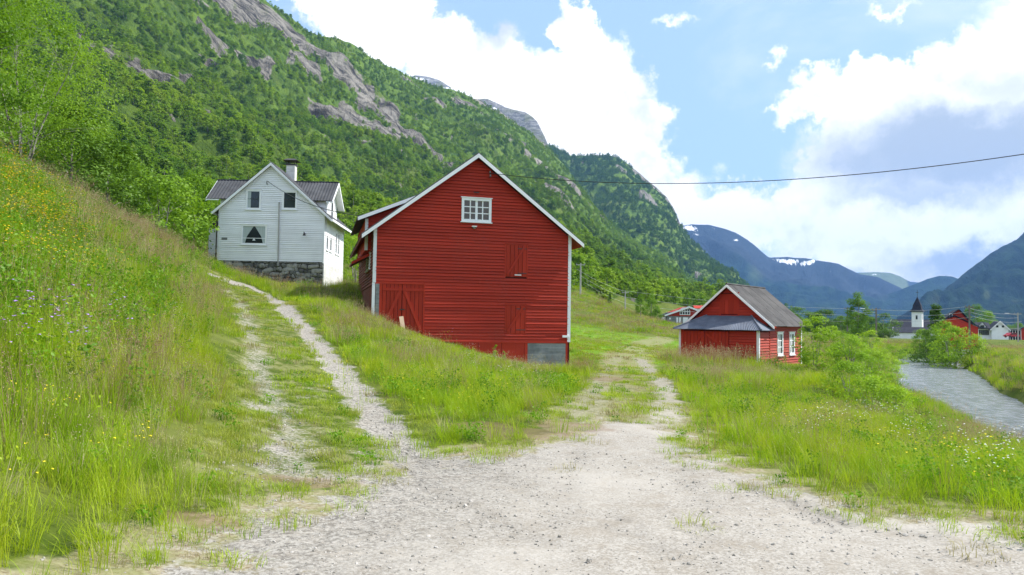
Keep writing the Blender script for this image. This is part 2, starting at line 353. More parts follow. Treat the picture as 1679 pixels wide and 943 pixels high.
def terrain(x, y, rough=True):
    x = np.asarray(x, float); y = np.asarray(y, float); sh = x.shape; x = x.ravel(); y = y.ravel(); z = np.zeros(len(x))
    for i in range(0, len(x), 20000):
        xx, yy = x[i:i + 20000], y[i:i + 20000]
        k = np.sqrt((xx[:, None] - CP[None, :, 0]) ** 2 + (yy[:, None] - CP[None, :, 1]) ** 2 + .5) / 100
        z[i:i + 20000] = k @ SOL[:n] + SOL[n] + (SOL[n + 1] * xx + SOL[n + 2] * yy) / 100
    far = sstep(np.hypot(x, y), 500, 900)
    z = z * (1 - far) + far * (-5)
    if rough:
        z = z + .05 * fbm(x / 2.3, y / 2.3, 4, 3) * sstep(np.hypot(x, y - 6), 6, 14)
    d, w = seg_dist(x, y, RIV, 2)
    wob = .5 * fbm(x / 3, y / 3, 3, 9)
    t = sstep(d + wob, w - .4, w + 3.2)
    z = np.minimum(z, z * t + (1 - t) * (WATER_Z - .7))
    return z.reshape(sh)
def ground_at(px, py, dmax=400):
    r = rays(float(px), float(py)); ds = np.concatenate([np.arange(3, 60, .15), np.arange(60, dmax, 1.0)])
    P = CAMP + r[None] * ds[:, None]; z = terrain(P[:, 0], P[:, 1], False)
    k = np.argmax(P[:, 2] < z)
    return P[k] if P[k, 2] < z[k] else P[-1]
def gz(x, y): return float(terrain(np.array([x]), np.array([y]), False)[0])

def cuts_(parts): return np.concatenate([np.arange(a, b_, s_) for a, b_, s_ in parts])
def spaced(lo, hi, a, b, fine, g=1.06):
    c = list(fine if hasattr(fine, '__len__') else np.arange(a, b, fine)); s = .2; fine = .2
    while c[-1] < hi: s *= g; c.append(c[-1] + s)
    s = fine
    while c[0] > lo: s *= g; c.insert(0, c[0] - s)
    return np.array(c)
gx = spaced(-3000, 4000, 0, 0, cuts_([(-19, -7, .2), (-7, 9, .07), (9, 20, .2)]), 1.07); gy = spaced(-400, 6000, 0, 0, cuts_([(3, 16, .07), (16, 46, .2)]), 1.05)
X, Y = np.meshgrid(gx, gy); Z = terrain(X, Y)
# zones of the ground, from outlines walked on the terrain
def walk(pts): return np.array([ground_at(*p)[:2] for p in pts])
LOT = walk([(235, 955), (330, 900), (440, 850), (560, 815), (650, 770), (750, 745), (830, 748), (900, 735), (960, 705), (1000, 690), (1090, 695), (1140, 745), (1210, 778), (1330, 818), (1500, 848), (1679, 875)])
LOT = np.vstack([LOT, [(9, 5), (14, 2), (14, -12), (-3.5, -12), (-3.0, 3)]])
def in_poly(x, y, P):
    c = np.zeros(np.shape(x), bool); j = len(P) - 1
    for i in range(len(P)):
        xi, yi = P[i]; xj, yj = P[j]
        with np.errstate(divide='ignore', invalid='ignore'):
            c ^= ((yi > y) != (yj > y)) & (x < (xj - xi) * (y - yi) / (yj - yi + 1e-12) + xi)
        j = i
    return c
def sdist(x, y, P):
    d = seg_dist(x, y, np.vstack([P, P[:1]])); return np.where(in_poly(x, y, P), -d, d)
WEDGE = walk([(400, 860), (395, 760), (400, 690), (410, 640), (470, 650), (540, 620), (600, 660), (700, 750), (620, 800), (500, 850)])
RUT_R = walk([(700, 765), (640, 715), (590, 650), (552, 600), (520, 562), (490, 530), (462, 500), (440, 485), (410, 470), (385, 463), (350, 452)])
RUT_L = walk([(490, 780), (480, 720), (455, 660), (425, 600), (412, 550), (405, 520), (392, 495), (372, 476)])
LANE_MID = walk([(540, 780), (540, 700), (505, 640), (478, 590), (462, 550), (440, 515), (418, 490), (395, 473), (352, 452)])
TRK_L = walk([(960, 700), (965, 665), (985, 630), (1000, 600), (1015, 585)])
TRK_R = walk([(1085, 700), (1100, 665), (1092, 640), (1068, 610), (1050, 590)])
TRK_MID = walk([(1020, 705), (1030, 660), (1035, 620), (1030, 585), (1060, 565), (1090, 555)])
DIRT = [(*ground_at(px, py)[:2], rx, ry) for px, py, rx, ry in [(860, 712, 1.0, .8), (790, 700, .6, .5), (1000, 622, 1.0, 1.2), (1200, 700, .6, .5), (330, 862, .5, .25), (500, 790, .7, .4), (930, 700, .9, .9)]]
def zones(x, y):
    j = .35 * fbm(x * 1.3, y * 1.3, 4, 21) + .25 * fbm(x * 5, y * 5, 3, 22)
    lot = 1 - sstep(sdist(x, y, LOT) + j * 2.4, -.8, .7)
    rr = 1 - sstep(seg_dist(x, y, RUT_R) + j * .8, .08, .66)
    rl = 1 - sstep(seg_dist(x, y, RUT_L) + j * .9, .05, .70)
    lane = 1 - sstep(seg_dist(x, y, LANE_MID) + j * .4, 1.25, 1.9)
    tl = 1 - sstep(seg_dist(x, y, TRK_L) + j * .8, .2, .8); tr = 1 - sstep(seg_dist(x, y, TRK_R) + j * .8, .2, .7)
    trk = 1 - sstep(seg_dist(x, y, TRK_MID) + j * 1.2, 1.2, 2.4)
    apron = 1 - sstep(sdist(x, y, LOT) + j * 2.0, .1, 1.25)      # worn strip round the lot
    dirt = np.zeros(np.shape(x))
    for cx, cy, rx, ry in DIRT: dirt = np.maximum(dirt, 1 - sstep(np.hypot((x - cx) / rx, (y - cy) / ry) + j * 1.2, .5, 1.15))
    wedge = (1 - sstep(sdist(x, y, WEDGE) + j * 1.5, -.5, .9)) * (.34 + .9 * fbm(x * 1.1, y * .8, 4, 23))
    gravel = np.maximum.reduce([lot, np.clip(wedge, 0, .7), rr * .95, rl * .50, tr * .55, tl * .42])
    return dict(gravel=gravel, lot=lot, rr=rr, rl=rl, lane=lane, trk=trk, apron=apron, dirt=dirt, ruts=np.maximum.reduce([rr, rl, tl, tr]))
ZN = zones(X, Y)
TY = np.zeros(X.shape); _j = .10 * fbm(X * 1.1, Y * 1.1, 3, 88)
for pts_, wd_, am in [([(1205, 792), (1300, 836), (1365, 872)], .10, 1), ([(1228, 790), (1325, 832), (1390, 862)], .08, .9), ([(1010, 850), (1045, 868), (1060, 880)], .10, 1), ([(1090, 700), (1120, 760), (1150, 850), (1160, 943)], .22, .35), ([(950, 740), (920, 830), (860, 943)], .22, .3), ([(640, 770), (800, 850), (960, 940)], .22, .35), ([(760, 760), (960, 850), (1160, 940)], .22, .3), ([(300, 900), (360, 880), (372, 905)], .12, 1), ([(1380, 850), (1500, 880), (1650, 905)], .14, .6)]:
    brk = np.clip(.55 + 1.5 * fbm(X * 3, Y * 3, 3, 89), 0, 1); TY = np.maximum(TY, am * brk * (1 - sstep(seg_dist(X, Y, walk(pts_)) + _j, wd_ * .3, wd_)))
Z = Z - .018 * TY + .006 * fbm(X * 4, Y * 4, 4, 90) * (Y < 17)
Z = Z - .05 * np.maximum(ZN['rr'], ZN['rl'] * .8) * (1 - ZN['lot'])
V = np.stack([X, Y, Z], -1).reshape(-1, 3); ny, nx = X.shape
idx = np.arange(ny * nx).reshape(ny, nx)
def gridq(idx): return np.stack([idx[:-1, :-1], idx[:-1, 1:], idx[1:, 1:], idx[1:, :-1]], -1).reshape(-1, 4)
me = mesh_np('ground', V, gridq(idx))
def attr(me, name, arr):
    a = me.attributes.new(name, 'FLOAT', 'POINT'); a.data.foreach_set('value', np.asarray(arr, np.float32).ravel())
attr(me, 'gravel', ZN['gravel']); attr(me, 'worn', np.maximum(ZN['apron'], np.maximum(ZN['lane'] * .55, ZN['trk'] * .7))); attr(me, 'dirt', ZN['dirt'])
attr(me, 'tyre', TY)
attr(me, 'coarse', (1 - sstep(X - (Y - 5) * .28 + .5 * fbm(X, Y, 4, 33), -2.2, .4)) * .85)
attr(me, 'field', sstep(np.hypot((X - 10) / 15, (Y - 61) / 22), 1.15, .85))
me.polygons.foreach_set('use_smooth', np.ones(len(me.polygons), bool))
mt, b, o = new_mat('ground', .95, .08); co = world_co()
def ATT(nm): return N('ShaderNodeAttribute', attribute_name=nm).outputs['Fac']
fine = NOISE(co, 22, 6, .75); mid = NOISE(co, 3.2, 6, .65); big = NOISE(co, .35, 5, .6)
vor = N('ShaderNodeTexVoronoi', ins={'Vector': co, 'Scale': 60.0}).outputs['Color']
vs_ = N('ShaderNodeSeparateXYZ', ins={0: vor}).outputs[0]
grav = MIX(SM(MT('ADD', MT('MULTIPLY', fine, .5), MT('MULTIPLY', vs_, .5)), .15, .9), (.25, .225, .19), (.425, .395, .35))
grav = MIX(MT('MULTIPLY', SM(mid, .45, .7), .5), grav, (.25, .21, .16))
grav = MIX(MT('MULTIPLY', SM(big, .42, .62), .5), grav, (.455, .42, .37)); grav = MIX(MT('MULTIPLY', ATT('coarse'), SM(NOISE(co, 9, 5, .7), .3, .6)), grav, MIX(SM(fine, .4, .62), (.10, .09, .078), (.38, .36, .32)))
earth = MIX(SM(fine, .3, .7), (.16, .125, .07), (.42, .37, .27)); earth = MIX(MT('MULTIPLY', SM(MT('ADD', mid, MT('MULTIPLY', fine, .3)), .5, .8), .7), earth, (.17, .19, .05))
grassc = MIX(SM(mid, .3, .7), (.045, .075, .008), (.10, .135, .016)); grassc = MIX(MT('MULTIPLY', SM(big, .4, .65), .5), grassc, (.17, .18, .05))
grassc = MIX(ATT('field'), grassc, MIX(mid, (.10, .20, .015), (.15, .27, .022)))
wn = MT('ADD', ATT('worn'), MT('MULTIPLY', MT('SUBTRACT', mid, .5), 1.1))
c = MIX(SM(wn, .45, .8), grassc, earth)
gv = MT('ADD', ATT('gravel'), MT('ADD', MT('MULTIPLY', MT('SUBTRACT', fine, .5), .9), MT('MULTIPLY', MT('SUBTRACT', mid, .5), .5)))
c = MIX(SM(gv, .32, .68), c, grav)
c = MIX(MT('MULTIPLY', SM(MT('ADD', ATT('dirt'), MT('MULTIPLY', MT('SUBTRACT', fine, .5), .6)), .35, .9), .5), c, (.19, .125, .08))
c = MIX(MT('MULTIPLY', MT('MULTIPLY', ATT('tyre'), SM(fine, .25, .6)), .55), c, (.10, .09, .08))
setc(b, c); bump(b, MT('ADD', MT('MULTIPLY', fine, .4), MT('MULTIPLY', vs_, .6)), .4, .015); M['ground'] = mt
tag(link('ground', me, None, mt), kind='structure')

# river
rp = []
for i, (a, b_) in enumerate(zip(RIV[:-1], RIV[1:])):
    for t in np.linspace(0, 1, 12, endpoint=False): rp.append(a + (b_ - a) * t)
rp = np.array(rp); tg = np.gradient(rp[:, :2], axis=0); tg /= np.linalg.norm(tg, axis=1)[:, None]; nm = np.stack([-tg[:, 1], tg[:, 0]], 1)
cols = np.linspace(-1, 1, 9)
V = np.array([[p[0] + q[0] * c_ * (p[2] + 2.2), p[1] + q[1] * c_ * (p[2] + 2.2), WATER_Z] for p, q in zip(rp, nm) for c_ in cols])
me = mesh_np('river', V, gridq(np.arange(len(V)).reshape(len(rp), 9)))
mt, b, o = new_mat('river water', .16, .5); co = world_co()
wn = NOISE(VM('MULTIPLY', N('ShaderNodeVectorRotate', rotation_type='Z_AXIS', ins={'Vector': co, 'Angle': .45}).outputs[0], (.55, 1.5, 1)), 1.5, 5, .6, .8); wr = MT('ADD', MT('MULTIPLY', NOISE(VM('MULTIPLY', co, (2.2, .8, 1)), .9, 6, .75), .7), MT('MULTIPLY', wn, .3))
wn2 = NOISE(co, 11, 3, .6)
setc(b, MIX(SM(wr, .40, .60), (.22, .245, .26), (.48, .52, .54)))  # sky reflection and ripple glints painted into the water colour
bump(b, MT('ADD', wn, MT('MULTIPLY', wn2, .25)), 1.0, .9); M['water'] = mt
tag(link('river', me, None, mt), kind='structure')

# ------------------------------------------------------------------ mountains
def interp(pts, x): p = np.array(pts, float); return np.interp(x, p[:, 0], p[:, 1])
def mountain(name, ridge, base, D0, D1, nx, nt, amp, seed, mat, pw=1.0, ridgeamp=1.0, feat=120., attrs=None, x0=None, x1=None, back=.45):
    x0 = ridge[0][0] if x0 is None else x0; x1 = ridge[-1][0] if x1 is None else x1
    px = np.linspace(x0, x1, nx); t = np.linspace(0, 1, nt)
    PX, T = np.meshgrid(px, t)
    ry = interp(ridge, PX); by = interp(base, PX); d0 = interp(D0, PX); d1 = interp(D1, PX)
    PY = by + (ry - by) * T
    D = d0 + (d1 - d0) * T ** pw
    R = rays(PX, PY); P = CAMP + R * D[..., None]
    # relief grows up the slope; ridges and gullies run down the fall line and along a slant
    P[0, :, 2] -= 14.0
    env = sstep(T, 0, .12) * (.35 + .65 * T) * (1 - (1 - ridgeamp) * sstep(T, .85, 1))
    u, v = P[..., 0] / feat, P[..., 1] / feat
    h = fbm(u, v, 6, seed, .55) + .5 * np.abs(fbm(u * 1.7 + 3, v * 1.7, 5, seed + 9)) - .12
    P[..., 2] += amp * env * h
    P[..., 1] += amp * .8 * env * fbm(u * 1.3 + 9, P[..., 2] / feat * 1.3, 5, seed + 30)
    nb = 14
    rows = [P[-1]]
    dirn = R[-1] / np.linalg.norm(R[-1, :, :2], axis=1)[:, None]
    H = P[-1, :, 2]; Lb = np.maximum(H, 60) / back
    for k in range(1, nb + 1):
        s = k / nb; q = P[-1] + dirn * [1, 1, 0] * (Lb * s)[:, None]
        q[:, 2] = H * (1 - s) ** 1.2 - 20 * s + amp * .5 * fbm(q[:, 0] / feat, q[:, 1] / feat, 4, seed) * min(1, s * 4) * (1 - s); rows.append(q)
    A = np.concatenate([P, np.array(rows[1:])], 0)
    me = mesh_np(name, A.reshape(-1, 3), gridq(np.arange(A.shape[0] * nx).reshape(A.shape[0], nx)))
    me.polygons.foreach_set('use_smooth', np.ones(len(me.polygons), bool))
    uv = me.attributes.new('slab', 'FLOAT_VECTOR', 'POINT')
    mp = np.zeros(A.shape); mp[:nt, :, 0] = PX; mp[:nt, :, 1] = PY; mp[nt:, :, 0] = PX[-1]; mp[nt:, :, 1] = PY[-1] - np.arange(1, nb + 1)[:, None] * 20
    uv.data.foreach_set('vector', mp.astype(np.float32).ravel())
    res = dict(P=P, PX=PX, PY=PY, T=T, D=D)
    if attrs:
        for k, f in attrs.items():
            a = f(PX, PY, T, P); res[k] = a; full = np.vstack([a, np.repeat(a[-1:], nb, 0)]); attr(me, k, full)
    ob = tag(link(name, me, None, mat), kind='structure')
    return res
# rock bands: (x, y, half width) along polylines in the slope's own chart
def band(PX, PY, pts):
    d, w = seg_dist(PX, PY, np.array(pts, float), 2); return d - w * .68
ROCK = [[(590, 145, 7), (640, 190, 10), (690, 232, 11), (742, 276, 6)], [(480, 62, 12), (540, 105, 13), (600, 155, 12)], [(330, -30, 34), (400, 12, 26), (470, 50, 16), (520, 90, 13), (570, 130, 13), (610, 165, 10), (650, 185, 4)],
        [(640, 205, 8), (680, 235, 14), (715, 250, 11), (742, 272, 4)], [(560, 160, 12), (600, 200, 12), (650, 225, 13), (700, 250, 11)],
        [(105, 48, 5), (140, 75, 9), (180, 100, 13), (220, 122, 12), (255, 140, 7), (290, 148, 3)], [(215, 128, 5), (255, 155, 6), (268, 165, 3)],
        [(505, 150, 8), (540, 170, 14), (580, 190, 10)], [(395, 70, 9), (430, 82, 10), (450, 90, 5)], [(335, 45, 5), (370, 70, 9)],
        [(270, -5, 5), (330, 5, 7)], [(480, 90, 8), (520, 115, 10)], [(590, 215, 6), (640, 245, 5), (665, 260, 3)], [(550, 190, 3), (620, 240, 4)],
        [(820, 220, 6), (840, 232, 8)], [(780, 215, 4), (800, 230, 5)], [(860, 255, 4), (900, 285, 6), (930, 320, 5), (950, 345, 4)], [(855, 300, 6), (900, 330, 9), (940, 360, 6)], [(700, 165, 4), (735, 180, 7)], [(440, 225, 3), (490, 240, 3)], [(780, 160, 10), (820, 178, 10), (870, 205, 14), (895, 235, 10)]]
def rockA(PX, PY, T, P):
    U_ = PX * .82 + PY * .57; W_ = PY * .82 - PX * .57
    j = 11 * fbm(U_ / 110, W_ / 8, 5, 51, .6) + 5 * fbm(PX / 20, PY / 16, 4, 52)
    r = np.full(PX.shape, 99.)
    for b_ in ROCK: r = np.minimum(r, band(PX, PY, b_) + j)
    gen = fbm(U_ / 95, W_ / 14, 5, 61)
    up = sstep(PX, 400, 900) * .07 + sstep(T, .5, 1) * .05
    r2 = (0.43 - up - gen) * 60
    return 1 - sstep(np.minimum(r, r2), -4, 5)
mt, b, o = new_mat('mountain side', .95, .1); sv = N('ShaderNodeAttribute', attribute_name='slab').outputs['Vector']
rot = N('ShaderNodeVectorRotate', rotation_type='Z_AXIS', ins={'Vector': sv, 'Angle': -.62}).outputs[0]
st = NOISE(VM('MULTIPLY', rot, (.022, .30, 0)), 1.0, 8, .7, .12); st2 = NOISE(sv, .22, 6, .7)
rockc = MIX(SM(st, .38, .60), (.035, .031, .026), (.27, .25, .215)); rockc = MIX(MT('MULTIPLY', SM(st2, .5, .68), .55), rockc, (.04, .037, .038))
rockc = MIX(MT('MULTIPLY', SM(NOISE(sv, .07, 5, .6), .55, .7), .6), rockc, (.12, .14, .05))
co = world_co()
gr = MIX(SM(NOISE(co, .05, 6, .7), .35, .65), (.05, .10, .014), (.13, .21, .025)); gr = MIX(MT('MULTIPLY', SM(NOISE(co, .012, 5, .65), .52, .7), .6), gr, (.14, .17, .04))
setc(b, MIX(SM(MT('ADD', ATT('rock'), MT('MULTIPLY', MT('SUBTRACT', st, .5), .6)), .35, .6), gr, rockc))
bump(b, MT('ADD', st, MT('MULTIPLY', st2, .6)), 1.0, 6.0); M['slope'] = mt
ridgeA = [(-600, -560), (-200, -330), (0, -220), (200, -120), (330, -50), (430, 2), (470, 22), (505, 45), (560, 62), (590, 78), (610, 95), (640, 112), (690, 133), (740, 148), (790, 170), (830, 190), (870, 215), (900, 240), (925, 268), (945, 300), (975, 345), (1010, 375), (1050, 405), (1100, 440), (1140, 470), (1190, 500), (1240, 512)]
baseA = [(-600, 100), (-200, 175), (0, 262), (120, 330), (200, 365), (300, 415), (380, 440), (560, 470), (700, 478), (850, 480), (950, 472), (1020, 488), (1100, 500), (1240, 522)]
D0A = [(-600, 60), (-200, 60), (0, 62), (120, 66), (200, 72), (300, 80), (380, 88), (560, 98), (850, 120), (950, 150), (1020, 190), (1100, 240), (1240, 340)]
D1A = [(-600, 700), (0, 800), (430, 1000), (700, 1400), (900, 1600), (1100, 1500), (1240, 1300)]
RA = mountain('mountain', ridgeA, baseA, D0A, D1A, 620, 260, 60, 5, M['slope'], 1.15, .22, 170., dict(rock=rockA))
# second ridge
def rockB(PX, PY, T, P):
    j = 8 * fbm(PX / 30, PY / 20, 5, 71)
    r = np.minimum(band(PX, PY, [(1040, 278, 4), (1070, 300, 9), (1095, 330, 10), (1112, 362, 7)]), band(PX, PY, [(1000, 270, 2), (1025, 290, 5)])) + j
    gen = fbm((PX * .8 + PY * .6) / 60, (PY * .8 - PX * .6) / 20, 5, 81)
    return 1 - sstep(np.minimum(r, (.42 - gen) * 60), -4, 5)
ridgeB = [(840, 235), (880, 228), (905, 240), (935, 256), (960, 257), (1000, 256), (1025, 266), (1050, 284), (1075, 305), (1092, 322), (1106, 345), (1114, 365), (1130, 388), (1160, 415), (1190, 440), (1215, 462), (1250, 490), (1300, 514)]
RB = mountain('mountain_ridge', ridgeB, [(840, 500), (1300, 535)], [(840, 700), (1300, 800)], [(840, 2600), (1120, 2300), (1300, 1500)], 300, 130, 110, 15, M['slope'], 1.1, .2, 420., dict(rock=rockB))
# bare snowy knobs peeping over the first ridge, and the far fells
mt, b, o = new_mat('bare fell', .95, .1); sv = N('ShaderNodeAttribute', attribute_name='slab').outputs['Vector']
n1 = NOISE(VM('MULTIPLY', sv, (.1, .3, 0)), 1, 7, .7); sn = ATT('snow')
c = MIX(SM(n1, .35, .65), (.10, .10, .10), (.30, .30, .30)); c = MIX(MT('MULTIPLY', SM(NOISE(sv, .06, 4), .45, .6), .5), c, (.12, .14, .06))
setc(b, MIX(SM(MT('ADD', sn, MT('MULTIPLY', MT('SUBTRACT', n1, .5), .8)), .45, .6), c, (.85, .87, .9))); bump(b, n1, 1, 10); M['fell'] = mt
mountain('snowy_peak', [(600, 180), (650, 135), (680, 124), (700, 125), (720, 130), (745, 145), (790, 190), (850, 260)], [(600, 300), (850, 300)], [(600, 2600), (850, 2600)], [(600, 3200), (850, 3200)], 120, 40, 60, 25, M['fell'], 1, .25, 300.,
         dict(snow=lambda PX, PY, T, P: np.maximum(.85 * np.exp(-((PX - 688) / 20) ** 2 - ((PY - 131) / 4) ** 2), .8 * np.exp(-((PX - 735) / 14) ** 2 - ((PY - 143) / 3.) ** 2))))
mountain('rocky_knob', [(700, 220), (760, 172), (785, 160), (800, 162), (830, 176), (860, 183), (880, 200), (893, 222), (905, 250), (960, 330)], [(700, 400), (960, 420)], [(700, 1900), (960, 1900)], [(700, 2400), (960, 2400)], 160, 50, 60, 28, M['fell'], 1, .3, 240.,
         dict(snow=lambda PX, PY, T, P: .75 * np.exp(-((PX - 812) / 9) ** 2 - ((PY - 177) / 3) ** 2)))
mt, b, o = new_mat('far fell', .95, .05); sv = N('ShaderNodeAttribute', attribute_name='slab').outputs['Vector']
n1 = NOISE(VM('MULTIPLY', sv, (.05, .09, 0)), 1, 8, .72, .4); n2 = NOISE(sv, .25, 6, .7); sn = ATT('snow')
c = MIX(SM(n1, .4, .62), (.008, .028, .036), (.022, .055, .040)); c = MIX(SM(ATT('bare'), .3, .9), c, MIX(n2, (.018, .032, .048), (.05, .062, .078)))  # cloud shade and blue haze are put into these slope colours
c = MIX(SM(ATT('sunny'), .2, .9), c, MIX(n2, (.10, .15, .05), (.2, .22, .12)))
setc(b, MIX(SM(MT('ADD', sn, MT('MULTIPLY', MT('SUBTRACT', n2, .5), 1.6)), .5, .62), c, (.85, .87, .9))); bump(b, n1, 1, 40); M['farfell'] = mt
def z0_(PX, PY, T, P): return PX * 0
ridC = [(1060, 400), (1100, 376), (1120, 369), (1135, 366), (1160, 366), (1185, 372), (1205, 380), (1225, 392), (1240, 404), (1258, 419), (1262, 420), (1290, 418), (1320, 420), (1345, 425), (1375, 430), (1395, 440), (1410, 448), (1440, 452), (1480, 470), (1540, 500), (1600, 540)]
def snowC(PX, PY, T, P):
    rd = PY - interp(ridC, PX)
    s = np.zeros(PX.shape)
    for cx, cy, rx, ry, a in [(1130, 373, 16, 6, .9), (1140, 388, 7, 8, .8), (1170, 372, 12, 3, .45), (1205, 390, 8, 3, .7), (1212, 403, 6, 2, .6), (1290, 423, 30, 3.5, .8), (1325, 424.5, 26, 2.6, .7), (1360, 434, 14, 3, .4)]:
        s = np.maximum(s, a * np.exp(-((PX - cx) / rx) ** 2 - ((PY - cy) / ry) ** 2))
    return s
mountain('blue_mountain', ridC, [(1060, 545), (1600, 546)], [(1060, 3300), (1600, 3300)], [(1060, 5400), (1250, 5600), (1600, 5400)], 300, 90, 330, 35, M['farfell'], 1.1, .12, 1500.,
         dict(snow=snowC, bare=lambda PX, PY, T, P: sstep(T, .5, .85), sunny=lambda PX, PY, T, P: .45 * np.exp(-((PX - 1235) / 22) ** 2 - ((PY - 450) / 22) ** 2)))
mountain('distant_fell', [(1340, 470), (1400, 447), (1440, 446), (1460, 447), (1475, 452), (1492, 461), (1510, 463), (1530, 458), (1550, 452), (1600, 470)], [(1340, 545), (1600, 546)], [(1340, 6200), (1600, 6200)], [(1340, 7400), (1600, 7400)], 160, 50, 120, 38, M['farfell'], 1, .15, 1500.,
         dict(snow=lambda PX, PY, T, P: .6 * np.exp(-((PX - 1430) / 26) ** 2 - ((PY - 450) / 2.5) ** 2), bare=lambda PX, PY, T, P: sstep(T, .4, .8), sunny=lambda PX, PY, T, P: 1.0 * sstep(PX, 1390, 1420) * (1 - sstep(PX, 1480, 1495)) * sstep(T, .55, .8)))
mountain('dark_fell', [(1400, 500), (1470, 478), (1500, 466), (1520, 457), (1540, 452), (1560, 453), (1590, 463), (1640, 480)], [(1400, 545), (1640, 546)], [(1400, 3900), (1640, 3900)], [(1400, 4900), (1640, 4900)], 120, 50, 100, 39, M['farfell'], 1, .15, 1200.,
         dict(snow=z0_, bare=z0_, sunny=z0_))
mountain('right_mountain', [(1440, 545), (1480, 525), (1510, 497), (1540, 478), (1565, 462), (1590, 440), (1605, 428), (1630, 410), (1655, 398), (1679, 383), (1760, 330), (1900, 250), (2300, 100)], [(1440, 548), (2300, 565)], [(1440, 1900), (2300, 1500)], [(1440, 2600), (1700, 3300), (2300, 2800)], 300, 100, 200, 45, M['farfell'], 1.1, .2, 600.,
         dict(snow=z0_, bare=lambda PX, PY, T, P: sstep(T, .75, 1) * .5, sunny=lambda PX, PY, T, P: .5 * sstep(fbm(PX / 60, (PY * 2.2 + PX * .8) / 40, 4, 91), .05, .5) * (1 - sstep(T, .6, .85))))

# ------------------------------------------------------------------ buildings
def trimmed(iv, cuts):
    out = [iv]
    for c0, c1 in cuts:
        nx_ = []
        for a, b_ in out:
            if c1 <= a or c0 >= b_: nx_.append((a, b_)); continue
            if c0 > a: nx_.append((a, c0))
            if c1 < b_: nx_.append((c1, b_))
        out = nx_
    return out
def clad(parent, z0, z1, pitch, bounds, cuts, mat, axis='x', off=0.0, sgn=-1, maxlen=5.0, name='siding_board', thick=.05, seed=1):
    """lapped boards: one mesh object per board. bounds(z)->(a,b) along the wall, cuts = [(a,b,z0,z1)] openings"""
    rg = random.Random(seed); k = 0; z = z0
    while z < z1 - .02:
        h = pitch * rg.uniform(.97, 1.03); zt = min(z + h, z1); zt_b = zt; zt = zt - .026
        a0, b0 = bounds(z + .001); a1, b1 = bounds(zt)
        if b0 - a0 < .05: break
        cs = [(c[0], c[1]) for c in cuts if c[2] < (z + zt) / 2 < c[3]]
        for a, b_ in trimmed((a0, b0), cs):
            # break long boards at random joints
            pts = [a]
            while b_ - pts[-1] > maxlen * 1.35: pts.append(pts[-1] + maxlen * rg.uniform(.7, 1.3))
            pts.append(b_)
            for p, q in zip(pts[:-1], pts[1:]):
                if q - p < .03: continue
                pt = p if p > a0 + 1e-6 else max(p, a1); qt = q if q < b0 - 1e-6 else min(q, b1)
                if qt <= pt: pt = qt = (p + q) / 2
                g = .003; o0 = thick * rg.uniform(.85, 1.2); o1 = .006; dz = rg.uniform(-.004, .004); sag = rg.uniform(-.006, .006)
                ys = [off + sgn * o0, off + sgn * o1, off - sgn * .0]
                vs = [(p + g, ys[0], z - .012 + dz), (q - g, ys[0], z - .012 + dz + sag), (qt - g, ys[1], zt), (pt + g, ys[1], zt),
                      (p + g, ys[2], z - .012 + dz), (q - g, ys[2], z - .012 + dz + sag), (qt - g, ys[2], zt), (pt + g, ys[2], zt)]
                if axis == 'y': vs = [(v[1], v[0], v[2]) for v in vs]
                MB().add(vs, [(0, 1, 2, 3), (5, 4, 7, 6), (0, 4, 5, 1), (3, 2, 6, 7), (0, 3, 7, 4), (1, 5, 6, 2)]).build(name, mat, parent)
        z = zt_b
def vboards(parent, x0, x1, z0, z1, w, y, mat, t=.022, name='plank', seed=2, zb=None, axis='x'):
    rg = random.Random(seed); n_ = max(1, round((x1 - x0) / w)); w = (x1 - x0) / n_
    for i in range(n_):
        a = x0 + i * w + .011; b_ = x0 + (i + 1) * w - .011; d = rg.uniform(0, .006); zb_ = z0 + rg.uniform(-.01, .02)
        m_ = MB()
        if axis == 'x': m_.box(a, b_, y - t - d, y, zb_, z1)
        else: m_.box(y, y + t + d, a, b_, zb_, z1)
        m_.build(name, mat, parent)
